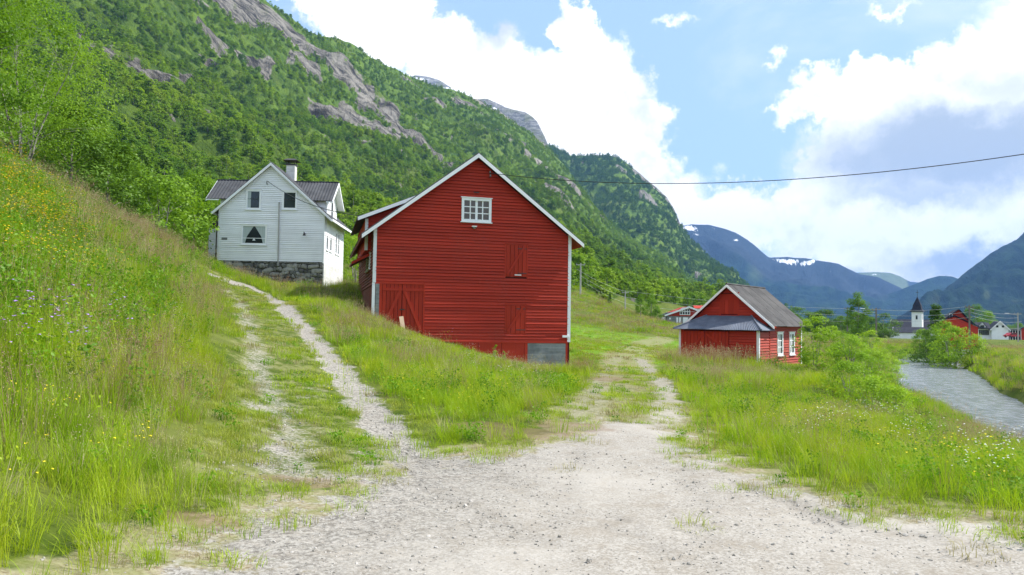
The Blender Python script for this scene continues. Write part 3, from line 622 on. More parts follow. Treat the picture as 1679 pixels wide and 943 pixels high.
def window(parent, x0, x1, z0, z1, y, cols, rows, fw=.09, mat='white', depth=.07, curtain=None, axis='x', mull=None, sgn=-1, bw=.025):
    """frame, sashes, panes and sill at wall plane y, facing sgn"""
    def B(m_, a, b_, ya, yb, c, d):
        ya, yb = sorted((y + sgn * ya, y + sgn * yb))
        m_.box(a, b_, ya, yb, c, d) if axis == 'x' else m_.box(ya, yb, a, b_, c, d)
    m_ = MB(); B(m_, x0, x0 + fw, -.05, depth, z0, z1); B(m_, x1 - fw, x1, -.05, depth, z0, z1); B(m_, x0 + fw, x1 - fw, -.05, depth - .003, z1 - fw, z1); B(m_, x0 + fw, x1 - fw, -.05, depth - .003, z0, z0 + fw)
    wdw = m_.build('window', M[mat], parent)
    m_ = MB(); B(m_, x0 - .05, x1 + .05, -.02, depth + .05, z0 - .05, z0 - .002); m_.build('sill', M[mat], wdw)
    m_ = MB(); B(m_, x0 - .05, x1 + .05, -.02, depth + .035, z1 + .002, z1 + .045); m_.build('drip_board', M[mat], wdw)
    m_ = MB(); ix0, ix1, iz0, iz1 = x0 + fw, x1 - fw, z0 + fw, z1 - fw
    for i in range(1, cols):
        c = ix0 + (ix1 - ix0) * i / cols; h = bw * (2.2 if (mull and i in mull) else 1); B(m_, c - h, c + h, -.02, .03, iz0, iz1)
    for j in range(1, rows):
        c = iz0 + (iz1 - iz0) * j / rows; B(m_, ix0, ix1, -.02, .026, c - bw * .8, c + bw * .8)
    if m_.v: m_.build('glazing_bar', M[mat], wdw)
    for i in range(cols):
        for j in range(rows):
            a = ix0 + (ix1 - ix0) * i / cols; b_ = ix0 + (ix1 - ix0) * (i + 1) / cols; c = iz0 + (iz1 - iz0) * j / rows; d = iz0 + (iz1 - iz0) * (j + 1) / rows
            m_ = MB(); B(m_, a, b_, .003, .010, c, d); m_.build('pane', M['glass'], wdw)
    if curtain: curtain(wdw, ix0, ix1, iz0, iz1)
    return wdw
def roof_slab(parent, a, b, c, d, t, mat, name='roof', corr=None, amp=.012):
    """sheet roof over the quad a (eave start) b (eave end) c (ridge end) d (ridge start); corrugated along the eave"""
    a, b, c, d = map(Vector, (a, b, c, d)); nrm = (b - a).cross(d - a).normalized()
    if nrm.z < 0: nrm = -nrm
    n_ = 2 if not corr else int((b - a).length / corr) * 4
    vs, fs = [], []
    for i in range(n_ + 1):
        s = i / n_; o = nrm * (amp * math.sin(i * math.pi / 2) if corr else 0)
        lo, hi = a.lerp(b, s), d.lerp(c, s)
        vs += [lo + o + nrm * t, hi + o + nrm * t, lo + o, hi + o]
    for i in range(n_):
        p = i * 4; fs += [(p, p + 4, p + 5, p + 1), (p + 2, p + 3, p + 7, p + 6), (p, p + 2, p + 6, p + 4), (p + 1, p + 5, p + 7, p + 3)]
    fs += [(0, 1, 3, 2), (n_ * 4, n_ * 4 + 2, n_ * 4 + 3, n_ * 4 + 1)]
    return MB().add(vs, fs).build(name, mat, parent)
def sheets(parent, a, b, c, d, t, mat, wid, corr, amp=.012, name='roof_sheet', seed=3):
    """a roof of separate sheets laid side by side along the eave"""
    a, b, c, d = map(Vector, (a, b, c, d)); n_ = max(1, round((b - a).length / wid)); rg = random.Random(seed)
    up = (b - a).cross(d - a).normalized(); up = -up if up.z < 0 else up
    for i in range(n_):
        s0, s1 = i / n_, (i + 1) / n_; l = up * (.008 * (i % 2)) ; e = (a - d).normalized() * rg.uniform(-.015, .03)
        roof_slab(parent, a.lerp(b, s0) + l + e, a.lerp(b, s1) + l + e, d.lerp(c, s1) + l, d.lerp(c, s0) + l, t, mat, name, corr, amp)

class Facade:
    """the vertical plane of a wall: origin, turn; turns photograph points on it into (along, height)"""
    def __init__(s, ox, oy, deg, off=0.0):
        s.th = math.radians(deg); s.d = np.array([math.cos(s.th), math.sin(s.th), 0]); s.bk = np.array([-math.sin(s.th), math.cos(s.th), 0])
        s.o = np.array([ox, oy, 0.0]) + s.bk * off; s.base = np.array([ox, oy, 0.0])
    def __call__(s, px, py):
        r = rays(float(px), float(py)); k = ((s.o - CAMP) @ s.bk) / (r @ s.bk); P = CAMP + r * k
        return float((P - s.o) @ s.d), float(P[2])

# ---- the red barn
fb = Facade(-6.843, 36.0, 14.75); BW = 10.25; BL = 13.5
barn = empty('red_barn', (-6.843, 36.0, 0), fb.th, label='large red clapboard barn with white corner boards and a steep gable facing the lane', cat='barn')
EZ = 6.12; PZ = fb(785, 259)[1]; PX_ = BW / 2; SB = .62
def bb(z):
    if z <= EZ: return (0.09, BW - .09)
    f = (z - EZ) / (PZ - EZ); return (PX_ * f + .02, BW - PX_ * f - .02)
dx0, dz1 = fb(623, 463); dx1, dz0 = fb(694, 546)
DOOR = (dx0, dx1, dz0 - .1, dz1)
wx0, wz1 = fb(757, 324); wx1, wz0 = fb(805, 365.5); WIN = (wx0, wx1, wz0, wz1)
h1 = (*fb(829, 400),); h1b = fb(863.5, 455.5); HA = (h1[0], h1b[0], h1b[1], h1[1])
h2 = fb(829, 499); h2b = fb(861, 548); HB = (h2[0], h2b[0], h2b[1], h2[1])
cuts = [DOOR, WIN, HA, HB, (-1, dx0, -2, dz1)]
wallm = MB().prism([(0, -2.5), (BW, -2.5), (BW, EZ), (PX_, PZ), (0, EZ)], 0.0, .14)
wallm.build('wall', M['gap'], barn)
MB().box(0, .14, .14, BL, -2.5, EZ).build('wall', M['red_old'], barn)
MB().box(BW - .14, BW, .14, BL, -2.5, EZ).build('wall', M['red'], barn)
MB().prism([(0, -2.5), (BW, -2.5), (BW, EZ), (PX_, PZ), (0, EZ)], BL - .14, BL - .001).build('wall', M['red'], barn)
clad(barn, SB, PZ - .1, .157, bb, cuts, M['red'], seed=11)
clad(barn, 3.4, EZ + .05, .16, lambda z: (.1, BL), [(2.0, 2.9, 4.3, 5.3), (4.2, 5.1, 4.3, 5.3)], M['red_old'], axis='y', seed=12, maxlen=6)
for k in (2.0, 4.2): window(barn, k, k + .9, 4.3, 5.3, 0, 2, 2, axis='y')
# corner boards
cz = fb(611, 463)[1]
MB().box(-.03, .13, -.05, .10, cz, EZ + .15).build('corner_board', M['white_v'], barn)
MB().box(-.045, .10, -.04, .08, .9, cz - .01).build('corner_board', M['white_v'], barn)
rz = fb(934, 561)[1]
MB().box(BW - .14, BW + .03, -.05, .12, rz, EZ + .15).build('corner_board', M['white_v'], barn)
MB().box(BW - .22, BW - .12, -.045, .05, -1.6, SB + .1).build('downpipe', M['red_v'], barn)
MB().box(BW - .42, BW - .05, -.11, -.045, SB + .25, SB + .36).build('pipe_elbow', M['white'], barn)
# concrete beside and under the doors
MB().box(.13, dx0 - .02, -.03, -.002, -1, dz1 - .03).build('concrete_wall', M['concrete'], barn)
cx0 = fb(863, 570)[0]; MB().box(cx0 + .06, BW - .22, -.03, -.002, -1.8, SB - .03).build('concrete_wall', M['concrete'], barn)
MB().box(cx0 - .1, cx0 + .05, -.055, -.002, -1.8, SB - .02).build('post', M['red_v'], barn)
bx0 = fb(745, 560)[0]
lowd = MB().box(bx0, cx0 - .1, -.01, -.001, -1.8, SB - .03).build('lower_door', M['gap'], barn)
vboards(lowd, bx0, cx0 - .1, -1.8, SB - .05, 1.25, -.011, M['red_v'], seed=5)
MB().box(bx0 - .3, BW - .1, -.06, -.002, SB - .06, SB + .02).build('base_board', M['red'], barn)
# double door
xm = (dx0 + dx1) / 2
MB().box(dx0 - .02, dx0 + .12, -.045, -.001, dz0 - .25, dz1).build('door_frame', M['red_v'], barn)
MB().box(dx1 - .05, dx1 + .04, -.05, -.001, dz0 - .1, dz1 + .03).build('door_frame', M['red_v'], barn)
MB().box(dx0 + .12, dx1 - .05, -.06, -.001, dz1 - .06, dz1 + .03).build('door_frame', M['red_v'], barn)
for (a, b_, sg, sd_) in ((dx0 + .13, xm - .01, 1, 3), (xm + .01, dx1 - .06, -1, 4)):
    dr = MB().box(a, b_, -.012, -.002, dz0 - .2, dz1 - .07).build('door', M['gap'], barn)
    vboards(dr, a, b_, dz0 - .2, dz1 - .07, .2, -.013, M['red_v'], seed=sd_)
    m_ = MB().box(a, b_, -.072, -.043, dz1 - .40, dz1 - .26); m_.build('ledge', M['red_v'], dr)
    p0, p1 = ((a + .08, -.06, dz0 + .3), (b_ - .1, -.06, dz1 - .42)) if sg > 0 else ((b_ - .08, -.06, dz0 + .1), (a + .12, -.06, dz1 - .42))
    MB().beam(p0, p1, .14, .05).build('brace', M['red_v'], dr)
MB().box(xm - .12, xm + .14, -.09, -.07, 2.15, 2.2).build('latch', M['iron'], barn)
# hatches
for (a, b_, c, d), sd_ in ((HA, 6), (HB, 7)):
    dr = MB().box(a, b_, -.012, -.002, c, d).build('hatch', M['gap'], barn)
    vboards(dr, a + .03, b_ - .03, c + .02, d - .02, .24, -.013, M['red_v'], seed=sd_)
    MB().beam((a + .1, -.055, c + .12), (b_ - .15, -.055, d - .12), .10, .04).build('brace', M['red_v'], dr)
    for z_ in (c + .22, d - .22): MB().box(b_ - .5, b_ - .02, -.055, -.04, z_ - .02, z_ + .02).build('hinge', M['iron'], dr)
    m_ = MB().box(a - .04, a + .03, -.048, -.001, c, d); m_.build('frame', M['red_v'], dr); MB().box(b_ - .03, b_ + .04, -.048, -.001, c, d).build('frame', M['red_v'], dr)
    MB().box(a - .05, b_ + .05, -.06, -.001, d, d + .05).build('frame', M['red_v'], dr)
    if sd_ == 6: MB().box(a + .5, a + .85, -.062, -.04, c + .1, c + .15).build('nameplate', M['white'], dr)
wd = window(barn, *WIN, 0, 4, 3, fw=.13, mull=(2,), bw=.028, depth=.075)
lx, lz = fb(777, 372); lmp = MB().box(lx - .12, lx + .12, -.2, -.03, lz - .02, lz + .03).build('lamp', M['white'], barn); MB().box(lx - .06, lx + .06, -.14, -.04, lz - .1, lz - .02).build('bulb', M['concrete'], lmp)
lx, lz = fb(781, 316); MB().box(lx - .14, lx + .14, -.08, -.03, lz - .02, lz + .02).build('bracket', M['iron'], barn)
# wire insulators
ix, iz = fb(802, 290)
m_ = MB().tube([(ix, -.03, iz + .13), (ix, -.2, iz + .13), (ix, -.22, iz + .2)], .02).tube([(ix, -.03, iz - .05), (ix + .02, -.2, iz - .05), (ix + .02, -.22, iz + .02)], .02); brk = m_.build('bracket', M['iron'], barn)
for k, (a, b_) in enumerate(((0, .2), (.02, .02))): MB().tube([(ix + a, -.22, iz + b_ - .04), (ix + a, -.22, iz + b_ + .06)], [.045, .03], 8).build('insulator', M['concrete'], brk)
# roof: verge boards, two slopes
sl_ = (PZ + .16 - (EZ + .16)) / PX_
def rz_(x): return PZ + .17 - abs(x - PX_) * (PZ - EZ) / PX_
OL = -.62; OR = BW + .62
for side, xe in ((-1, OL), (1, OR)):
    sheets(barn, (xe, -.34, rz_(xe)), (xe, BL + .3, rz_(xe)), (PX_, BL + .3, rz_(PX_)), (PX_, -.34, rz_(PX_)), .03, M['roof_grey'], 1.1, .15, seed=8 + side)
    MB().prism([(xe, rz_(xe) - .21), (xe, rz_(xe) - .015), (PX_, rz_(PX_) - .015), (PX_, rz_(PX_) - .23)], -.38, -.34).build('bargeboard', M['white'], barn)
    MB().prism([(xe, rz_(xe) - .10), (xe, rz_(xe) - .03), (PX_, rz_(PX_) - .03), (PX_, rz_(PX_) - .10)], -.33, 0).build('soffit', M['red'], barn)
    MB().prism([(xe, rz_(xe) - .16), (xe, rz_(xe) - .03), (xe - side * .62, rz_(xe - side * .62) - .03), (xe - side * .62, rz_(xe - side * .62) - .10)], .001, BL).build('soffit', M['red_old'], barn)
# raised side dormer on the left slope
fd = Facade(-6.843, 36.0, 14.75, 1.6)
a0 = fd(586, 358); a1 = fd(690, 319)
dm = MB().prism([(a0[0] + .42, 5.2), (a0[0] + .42, a0[1] - .0), (a1[0], a1[1] - .12), (a1[0], 5.2)], 1.6, 9.5).build('dormer', M['red'], barn)
clad(dm, 5.6, a1[1] - .2, .157, lambda z: (max(a0[0] + .5, a0[0] + .45 + (z - a0[1]) * (a1[0] - a0[0]) / (a1[1] - a0[1])) if z > a0[1] else a0[0] + .5, a1[0] - .1), [], M['red'], off=1.6, seed=13)
roof_slab(dm, (a0[0], 1.2, a0[1]), (a0[0], 10, a0[1]), (a1[0] + .3, 10, a1[1] + .1), (a1[0] + .3, 1.2, a1[1] + .1), .04, M['roof_grey'], 'roof')
MB().prism([(a0[0], a0[1] - .16), (a0[0], a0[1] + .02), (a1[0] + .3, a1[1] + .12), (a1[0] + .3, a1[1] - .06)], 1.16, 1.2).build('bargeboard', M['white'], dm)
MB().box(a0[0] + .40, a0[0] + .55, 1.55, 1.7, 5.2, a0[1]).build('corner_board', M['white_v'], dm)
# small canopy low on the left side
a2 = fb(583, 433); cn = MB().prism([(-.95, 4.55), (-.95, 4.65), (-.0, 5.15), (-.0, 5.05)], 2.2, 5.5).build('canopy', M['red_old'], barn)
MB().prism([(-.97, 4.5), (-.97, 4.62), (-.0, 5.14), (-.0, 5.0)], 2.12, 2.199).build('fascia', M['red'], cn)

# plank leaning on the barn door
p0 = fb(661, 549); p1 = fb(657.5, 519)
pl = empty('leaning_plank', tuple(fb.o + fb.d * p0[0] - fb.bk * .5), 0, label='short pale bare plank leaning against the barn double door', cat='plank')
A0 = Vector(fb.o + fb.d * p0[0] - fb.bk * .42); A0.z = p0[1] - .05; B0 = Vector(fb.o + fb.d * p1[0] - fb.bk * .10); B0.z = p1[1]
bpy.data.objects.remove(pl)
ob = MB().beam(A0, B0, .21, .035, up=tuple(-fb.bk)).build('plank', M['fresh_wood']); tag(ob, 'short pale bare plank leaning against the barn double door', 'plank')

# ---- the white house
fh = Facade(-22.2, 55.0, 2.0); HW = fh(530, 430)[0]; HL = 7.4
house = empty('white_house', (-22.2, 55.0, 0), fh.th, label='white clapboard farmhouse on a grey stone foundation with cross gables and a chimney', cat='house')
HF = fh(442, 428)[1]; HE = fh(360, 343)[1]; HP = fh(446, 271)[1]; HX = fh(446, 271)[0]
slH = (HP - HE) / HX
HER = HP - (HW - HX) * slH
def hb(z):
    lo = .08 if z <= HE else HX - (HP - z) / slH + .02
    hi = HW - .08 if z <= HER else HX + (HP - z) / slH - .02
    return lo, hi
def rect(f, x0, y0, x1, y1): a = f(x0, y0); b_ = f(x1, y1); return (a[0], b_[0], b_[1], a[1])
W1 = rect(fh, 404, 311, 428, 344); W2 = rect(fh, 463.5, 313, 487, 344); W3 = rect(fh, 396, 368, 437.5, 402)
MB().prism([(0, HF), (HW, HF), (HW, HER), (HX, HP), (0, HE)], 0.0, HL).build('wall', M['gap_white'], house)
clad(house, HF, HP - .05, .145, hb, [W1, W2, W3], M['white'], seed=21, maxlen=6)
clad(house, HF - .1, HER, .145, lambda z: (.1, HL), [(.6, 1.3, 6.9, 8.9), (1.9, 2.6, 6.9, 8.9), (4.0, 4.6, 6.9, 8.7), (5.0, 5.6, 6.9, 8.7)], M['white'], axis='y', off=HW, sgn=1, seed=22, maxlen=8)
MB().box(-.03, .09, -.05, .05, HF - .05, HE + .1).build('corner_board', M['white_v'], house)
MB().box(HW - .09, HW + .04, -.05, .08, HF - .1, HER).build('corner_board', M['white_v'], house)
MB().box(HW - .02, HW + .045, HL - .1, HL + .02, HF - .1, HER).build('corner_board', M['white_v'], house)
def curt(open_):
    def f(w, a, b_, c, d):
        wd_ = (b_ - a)
        for s in (0, 1):
            x_o = a if s == 0 else b_; k = 1 if s == 0 else -1
            if open_: poly = [(x_o, c), (x_o + k * wd_ * .10, c), (x_o + k * wd_ * .16, c + (d - c) * .35), (x_o + k * wd_ * .46, d), (x_o, d)]
            else: poly = [(x_o, c), (x_o + k * wd_ * .26, c), (x_o + k * wd_ * .28, d), (x_o, d)]
            if not open_ and s: continue
            MB().prism(poly, -.0035, .0).build('curtain', M['curtain'], w)
    return f
for W_, cf in ((W1, curt(False)), (W2, None), (W3, curt(True))):
    w_ = window(house, *W_, 0, 1, 1, fw=.13, curtain=None)
    if cf:
        a, b_, c, d = W_[0] + .13, W_[1] - .13, W_[2] + .13, W_[3] - .13
        wd_ = b_ - a
        for s in (0, 1):
            x_o = a if s == 0 else b_; k = 1 if s == 0 else -1
            if W_ is W3: poly = [(x_o, c), (x_o + k * wd_ * .10, c), (x_o + k * wd_ * .18, c + (d - c) * .4), (x_o + k * wd_ * .47, d), (x_o, d)]
            else:
                if s: continue
                poly = [(x_o, c), (x_o + k * wd_ * .26, c), (x_o + k * wd_ * .28, d), (x_o, d)]
            MB().prism(poly, -.02, -.013).build('curtain', M['curtain'], w_)
        if W_ is W3:
            MB().box(a, b_, -.03, -.013, c + (d - c) * .28, c + (d - c) * .31).build('glazing_bar', M['white'], w_)
            MB().prism([(HX * 0 + (a + b_) / 2 - .11, c + .2), ((a + b_) / 2 + .11, c + .2), ((a + b_) / 2 + .02, c + .36), ((a + b_) / 2 - .02, c + .36)], -.03, -.014).build('lampshade', M['white'], w_)
for (y0_, y1_, z0_w, z1_w) in ((.6, 1.3, 6.9, 8.9), (1.9, 2.6, 6.9, 8.9), (4.0, 4.6, 6.9, 8.7), (5.0, 5.6, 6.9, 8.7)): window(house, y0_, y1_, z0_w, z1_w, HW, 1, 2, fw=.1, axis='y', sgn=1)
# foundation: stones on the front, plaster on the side
MB().box(.02, HW - .02, .06, HL - .1, 2.8, HF - .003).build('foundation', M['mortar'], house)
rg = random.Random(5); z = 3.2; row = 0
wav = lambda x, z_: .09 * math.sin(x * 1.7 + z_ * 2.3) + .06 * math.sin(x * 3.9 - z_ * 4.1)
while z < HF - .05:
    h = min(rg.uniform(.2, .40), HF - .02 - z); h = HF - .02 - z if HF - .02 - z - h < .12 else h; x = .02
    while x < HW - .05:
        w = rg.choice((rg.uniform(.18, .4), rg.uniform(.35, .95))); w = HW - x if HW - x - w < .25 else w
        zt_ = min(HF - .01, z + h); j = lambda s=.035: rg.uniform(-s, s)
        x0_, x1_ = x + .012, x + w - .012; pr = rg.uniform(.0, .06)
        n_ = 7; cx_, cz_ = (x0_ + x1_) / 2, (z + zt_) / 2; ring = []
        tl_ = rg.uniform(-.35, .35); sq = rg.uniform(.55, .9)
        for (u, v) in ((-1, -sq + tl_), (-sq, -1), (sq * .8, -1), (1, -.6 + tl_), (1, .6 + tl_), (sq, 1), (-sq * .7, 1), (-1, .6 + tl_)):
            xr_ = min(HW - .01, max(.01, cx_ + u * (x1_ - x0_) / 2 + j(.05))); fade_ = min(1, max(0, (HF - .25 - cz_) / .3)); ring.append((xr_, min(HF - .008, cz_ + v * (zt_ - z) / 2 + j(.045) + wav(xr_, z) * fade_)))
        vs = [(a, .06, b_) for a, b_ in ring] + [(cx_ + (a - cx_) * .96, .012 - pr * .6, cz_ + (b_ - cz_) * .95) for a, b_ in ring] + [(cx_ + (a - cx_) * .55 + j(.03), -.02 - pr + j(.012), cz_ + (b_ - cz_) * .55) for a, b_ in ring]
        fs = [(i, (i + 1) % 8, 8 + (i + 1) % 8, 8 + i) for i in range(8)] + [(8 + i, 8 + (i + 1) % 8, 16 + (i + 1) % 8, 16 + i) for i in range(8)] + [tuple(range(16, 24))]
        MB().add(vs, fs).build('stone', M['stone'], house)
        x += w
    z += h; row += 1
MB().box(HW - .02, HW + .06, .0, HL, 2.5, HF - .12).build('plinth', M['render'], house)
# roof
def hz(x): return HP + .14 - abs(x - HX) * slH
hl = fh(350.5, 341)[0]; hr = HW + .62
for side, xe in ((-1, hl), (1, hr)):
    sheets(house, (xe, -.3, hz(xe)), (xe, HL + .3, hz(xe)), (HX, HL + .3, hz(HX)), (HX, -.3, hz(HX)), .05, M['roof_slate'], 1.0, .2, amp=.018, seed=30 + side)
    MB().prism([(xe, hz(xe) - .2), (xe, hz(xe) - .0), (HX, hz(HX) + .0), (HX, hz(HX) - .22)], -.36, -.301).build('bargeboard', M['white'], house)
    MB().prism([(xe, hz(xe) - .12), (xe, hz(xe) - .02), (HX, hz(HX) - .02), (HX, hz(HX) - .12)], -.3, -.001).build('soffit', M['white'], house)
    MB().box(min(xe, xe + side * .08), max(xe, xe + side * .08), -.3, HL + .3, hz(xe) - .14, hz(xe) + .02).build('gutter', M['white'], house)
# cross gables
CY0, CY1, CRZ, CEZ = .35, 4.15, 12.3, 10.8; CM = (CY0 + CY1) / 2; cs = (CRZ - CEZ) / (CM - CY0)
for x_in, x_out, ro in ((HX + 1, HW + .05, HW + .55), (HX - 1, -.05, -1.0)):
    sg = 1 if x_out > HX else -1
    xa, xb = sorted((x_in, x_out))
    dmr = MB().prismx([(CY0, 8.0), (CY1, 8.0), (CY1, CEZ), (CM, CRZ - .06), (CY0, CEZ)], xa, xb).build('dormer', M['white'], house)
    clad(dmr, 9.0, CEZ, .145, lambda z, xa=xa, xb=xb: (xa, xb), [], M['white'], off=CY0, seed=40 + sg)
    if sg > 0:
        clad(dmr, HER, CRZ - .1, .145, lambda z: (CY0 + .05, CY1 - .05) if z < CEZ else (CY0 + (z - CEZ) / cs + .03, CY1 - (z - CEZ) / cs - .03), [(1.7, 2.6, 9.35, 10.9)], M['white'], axis='y', off=x_out, sgn=1, seed=43)
        window(dmr, 1.7, 2.6, 9.35, 10.9, x_out, 1, 2, fw=.11, axis='y', sgn=1)
        MB().box(x_out - .06, x_out + .05, CY0 - .04, CY0 + .08, 8.5, CEZ).build('corner_board', M['white_v'], dmr)
    for s2 in (-1, 1):
        ye = CM + s2 * (CM - CY0 + .35); ze = CRZ + .04 - (CM - CY0 + .35) * cs
        sheets(dmr, (x_in - sg * 1.0, ye, ze), (ro, ye, ze), (ro, CM, CRZ + .04), (x_in - sg * 1.0, CM, CRZ + .04), .05, M['roof_slate'], .9, .2, amp=.018, seed=50 + s2)
        MB().prismx([(ye, ze - .16), (ye, ze + .02), (CM, CRZ + .08), (CM, CRZ - .14)], *sorted((ro, ro + sg * .05))).build('bargeboard', M['white'], dmr)
        MB().prismx([(ye, ze - .1), (ye, ze - .015), (CM, CRZ + .02), (CM, CRZ - .08)], *sorted((x_out + sg * .03, ro))).build('soffit', M['white'], dmr)
    MB().tube([(x_in - sg * .8, CM, CRZ + .12), (ro, CM, CRZ + .12)], .06, 6).build('ridge_cap', M['roof_dark'], dmr)
# chimney
cxx, _ = Facade(-22.2, 55.0, 2.0, 3.4)(478, 280)
cz1 = Facade(-22.2, 55.0, 2.0, 3.4)(478, 272)[1]
ch = MB().box(cxx - .34, cxx + .34, 3.1, 3.75, 10.5, cz1).build('chimney', M['render'], house)
MB().box(cxx - .4, cxx + .4, 3.04, 3.81, cz1 + .001, cz1 + .1).box(cxx - .34, cxx + .34, 3.1, 3.75, cz1 + .1, cz1 + .12).build('cap', M['iron'], ch)
m_ = MB().add([(cxx - .6, 2.85, cz1 + .36), (cxx + .6, 2.85, cz1 + .36), (cxx + .6, 4.0, cz1 + .36), (cxx - .6, 4.0, cz1 + .36), (cxx - .25, 3.2, cz1 + .56), (cxx + .25, 3.2, cz1 + .56), (cxx + .25, 3.65, cz1 + .56), (cxx - .25, 3.65, cz1 + .56)], [(0, 3, 2, 1), (4, 5, 6, 7), (0, 1, 5, 4), (1, 2, 6, 5), (2, 3, 7, 6), (3, 0, 4, 7)])
m_.build('rain_hood', M['iron'], ch)
m_ = MB()
for i in (-1, 1):
    for j in (3.15, 3.7): m_.box(cxx + i * .32 - .03, cxx + i * .32 + .03, j - .03, j + .03, cz1 + .121, cz1 + .359)
m_.build('hood_legs', M['iron'], ch)
# annex at the left, pipes, lamp, plate
axx = Facade(-22.2, 55.0, 2.0, 3.0)(343, 400)[0]
anx = MB().box(axx, -.02, 3.0, 6.5, 4.5, 8.7).build('annex', M['white'], house)
clad(anx, 5.2, 8.7, .145, lambda z: (axx + .05, -.05), [], M['white'], off=3.0, seed=60)
MB().box(axx - .03, axx + .09, 2.95, 3.08, 4.5, 8.72).build('corner_board', M['white_v'], anx)
roof_slab(anx, (axx - .2, 2.7, 8.75), (axx - .2, 6.7, 8.75), (.0, 6.7, 9.6), (.0, 2.7, 9.6), .06, M['roof_slate'])
MB().tube([(-.12, -.1, 4.6), (-.12, -.1, 8.9), (-.05, -.1, 9.2), (-.12, -.25, 9.5)], .045, 6).build('downpipe', M['iron'], house)
a = fh(458.5, 332); b_ = fh(456.5, 436); MB().tube([(b_[0], -.12, b_[1]), (a[0], -.12, a[1])], .05, 6).build('pipe', M['pole_pale'], house)
a = fh(501, 384); lm = MB().tube([(a[0], -.04, a[1]), (a[0] - .05, -.3, a[1] + .12), (a[0] - .02, -.34, a[1] + .02)], .03, 6).build('wall_lamp', M['iron'], house)
MB().tube([(a[0] - .02, -.34, a[1] + .04), (a[0] - .02, -.34, a[1] - .15)], [.05, .12], 8).build('lamp_shade', M['iron'], lm)
a = fh(368.5, 391.5); MB().box(a[0] - .22, a[0] + .2, -.05, -.02, a[1] - .09, a[1] + .09).build('nameplate', M['concrete'], house)
a = fh(440, 300); hk = Vector((a[0], -.05, a[1])); m_ = MB().tube([(a[0] - .05, -.03, a[1] - .1), (a[0] - .05, -.2, a[1] - .1), (a[0] - .05, -.2, a[1] + .12)], .03, 6).build('wire_bracket', M['iron'], house)
HOOK = Vector(fh.o + fh.d * a[0] - fh.bk * .2); HOOK.z = a[1] + .1

# ---- the small red shed
th = math.radians(-40); dd = np.array([math.cos(th), math.sin(th), 0]); bk = np.array([-math.sin(th), math.cos(th), 0])
SW = 5.35; so_ = np.array([15.2, 45.0, 0]) - dd * SW
fs_ = Facade(so_[0], so_[1], -40)
shed = empty('red_shed', (so_[0], so_[1], 0), th, label='small red wooden outbuilding with grey sheet roof and lean-to front beside the stream', cat='shed')
LZ = fs_(1180, 542)[1] + .02; SL = 7.6; LD = 1.7
fs2 = Facade(so_[0], so_[1], -40, LD)
SPZ = fs2(1200, 470)[1]; SRZ = fs2(1262, 530)[1]; SX = SW / 2; SE = SPZ - (SPZ - (SRZ + .42)) ; 
slS = .86; SEZ = SPZ - SX * slS
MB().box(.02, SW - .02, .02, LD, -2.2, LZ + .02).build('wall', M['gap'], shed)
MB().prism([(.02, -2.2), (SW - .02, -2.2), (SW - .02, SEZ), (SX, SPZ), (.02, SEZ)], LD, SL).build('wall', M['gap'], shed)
q1 = fs_(1195, 560)[0]; q0 = fs_(1121, 560)[0]
vboards(shed, .1, q0, -2.0, LZ, .22, .02, M['red_v'], seed=61)
for a, b_, sg in ((q0 + .01, fs_(1155, 560)[0], 1), (fs_(1155, 560)[0] + .015, q1, -1)):
    dr = MB().box(a, b_, -.005, .012, -1.2, LZ - .08).build('door', M['gap'], shed); vboards(dr, a, b_, -1.2, LZ - .08, .25, -.006, M['red_v'], seed=62)
    p0, p1 = ((a + .1, -.045, -.75), (b_ - .1, -.045, LZ - .25)) if sg > 0 else ((b_ - .35, -.045, .2), (a + .12, -.045, LZ - .25))
    MB().beam(p0, p1, .12, .045).build('brace', M['red_v'], dr); MB().box(a + .05, b_ - .05, -.056, -.03, .05, .16).build('ledge', M['red_v'], dr)
xmm = fs_(1155, 560)[0]; MB().box(xmm - .25, xmm + .2, -.075, -.06, .08, .12).build('latch', M['iron'], shed)
clad(shed, -1.6, LZ, .17, lambda z: (q1 + .02, SW - .1), [], M['red'], off=.02, seed=63)
MB().box(-.02, .12, -.03, .1, -2, LZ).build('corner_board', M['white_v'], shed)
MB().box(SW - .13, SW + .03, -.04, .1, -2, LZ).build('corner_board', M['white_v'], shed)
# side wall facing the stream
clad(shed, -1.6, LZ, .17, lambda z: (.1, LD), [], M['red_faded'], axis='y', off=SW - .02, sgn=1, seed=64)
WY = [(LD + 1.35, LD + 2.35), (LD + 3.55, LD + 4.55)]; wz0_, wz1_ = -.28, 1.22
fsr = None
clad(shed, -1.6, SEZ - .02, .17, lambda z: (LD + .08, SL), [(a, b_, wz0_, wz1_) for a, b_ in WY], M['red_faded'], axis='y', off=SW - .02, sgn=1, seed=65)
for a, b_ in WY: window(shed, a, b_, wz0_, wz1_, SW - .02, 2, 3, fw=.13, axis='y', sgn=1, mull=(1,), bw=.03)
MB().box(SW - .03, SW + .03, LD - .02, LD + .1, -1.8, LZ + .2).build('corner_board', M['red_v'], shed)
MB().box(SW - .03, SW + .05, SL - .1, SL + .03, -1.8, SEZ).build('corner_board', M['white_v'], shed)
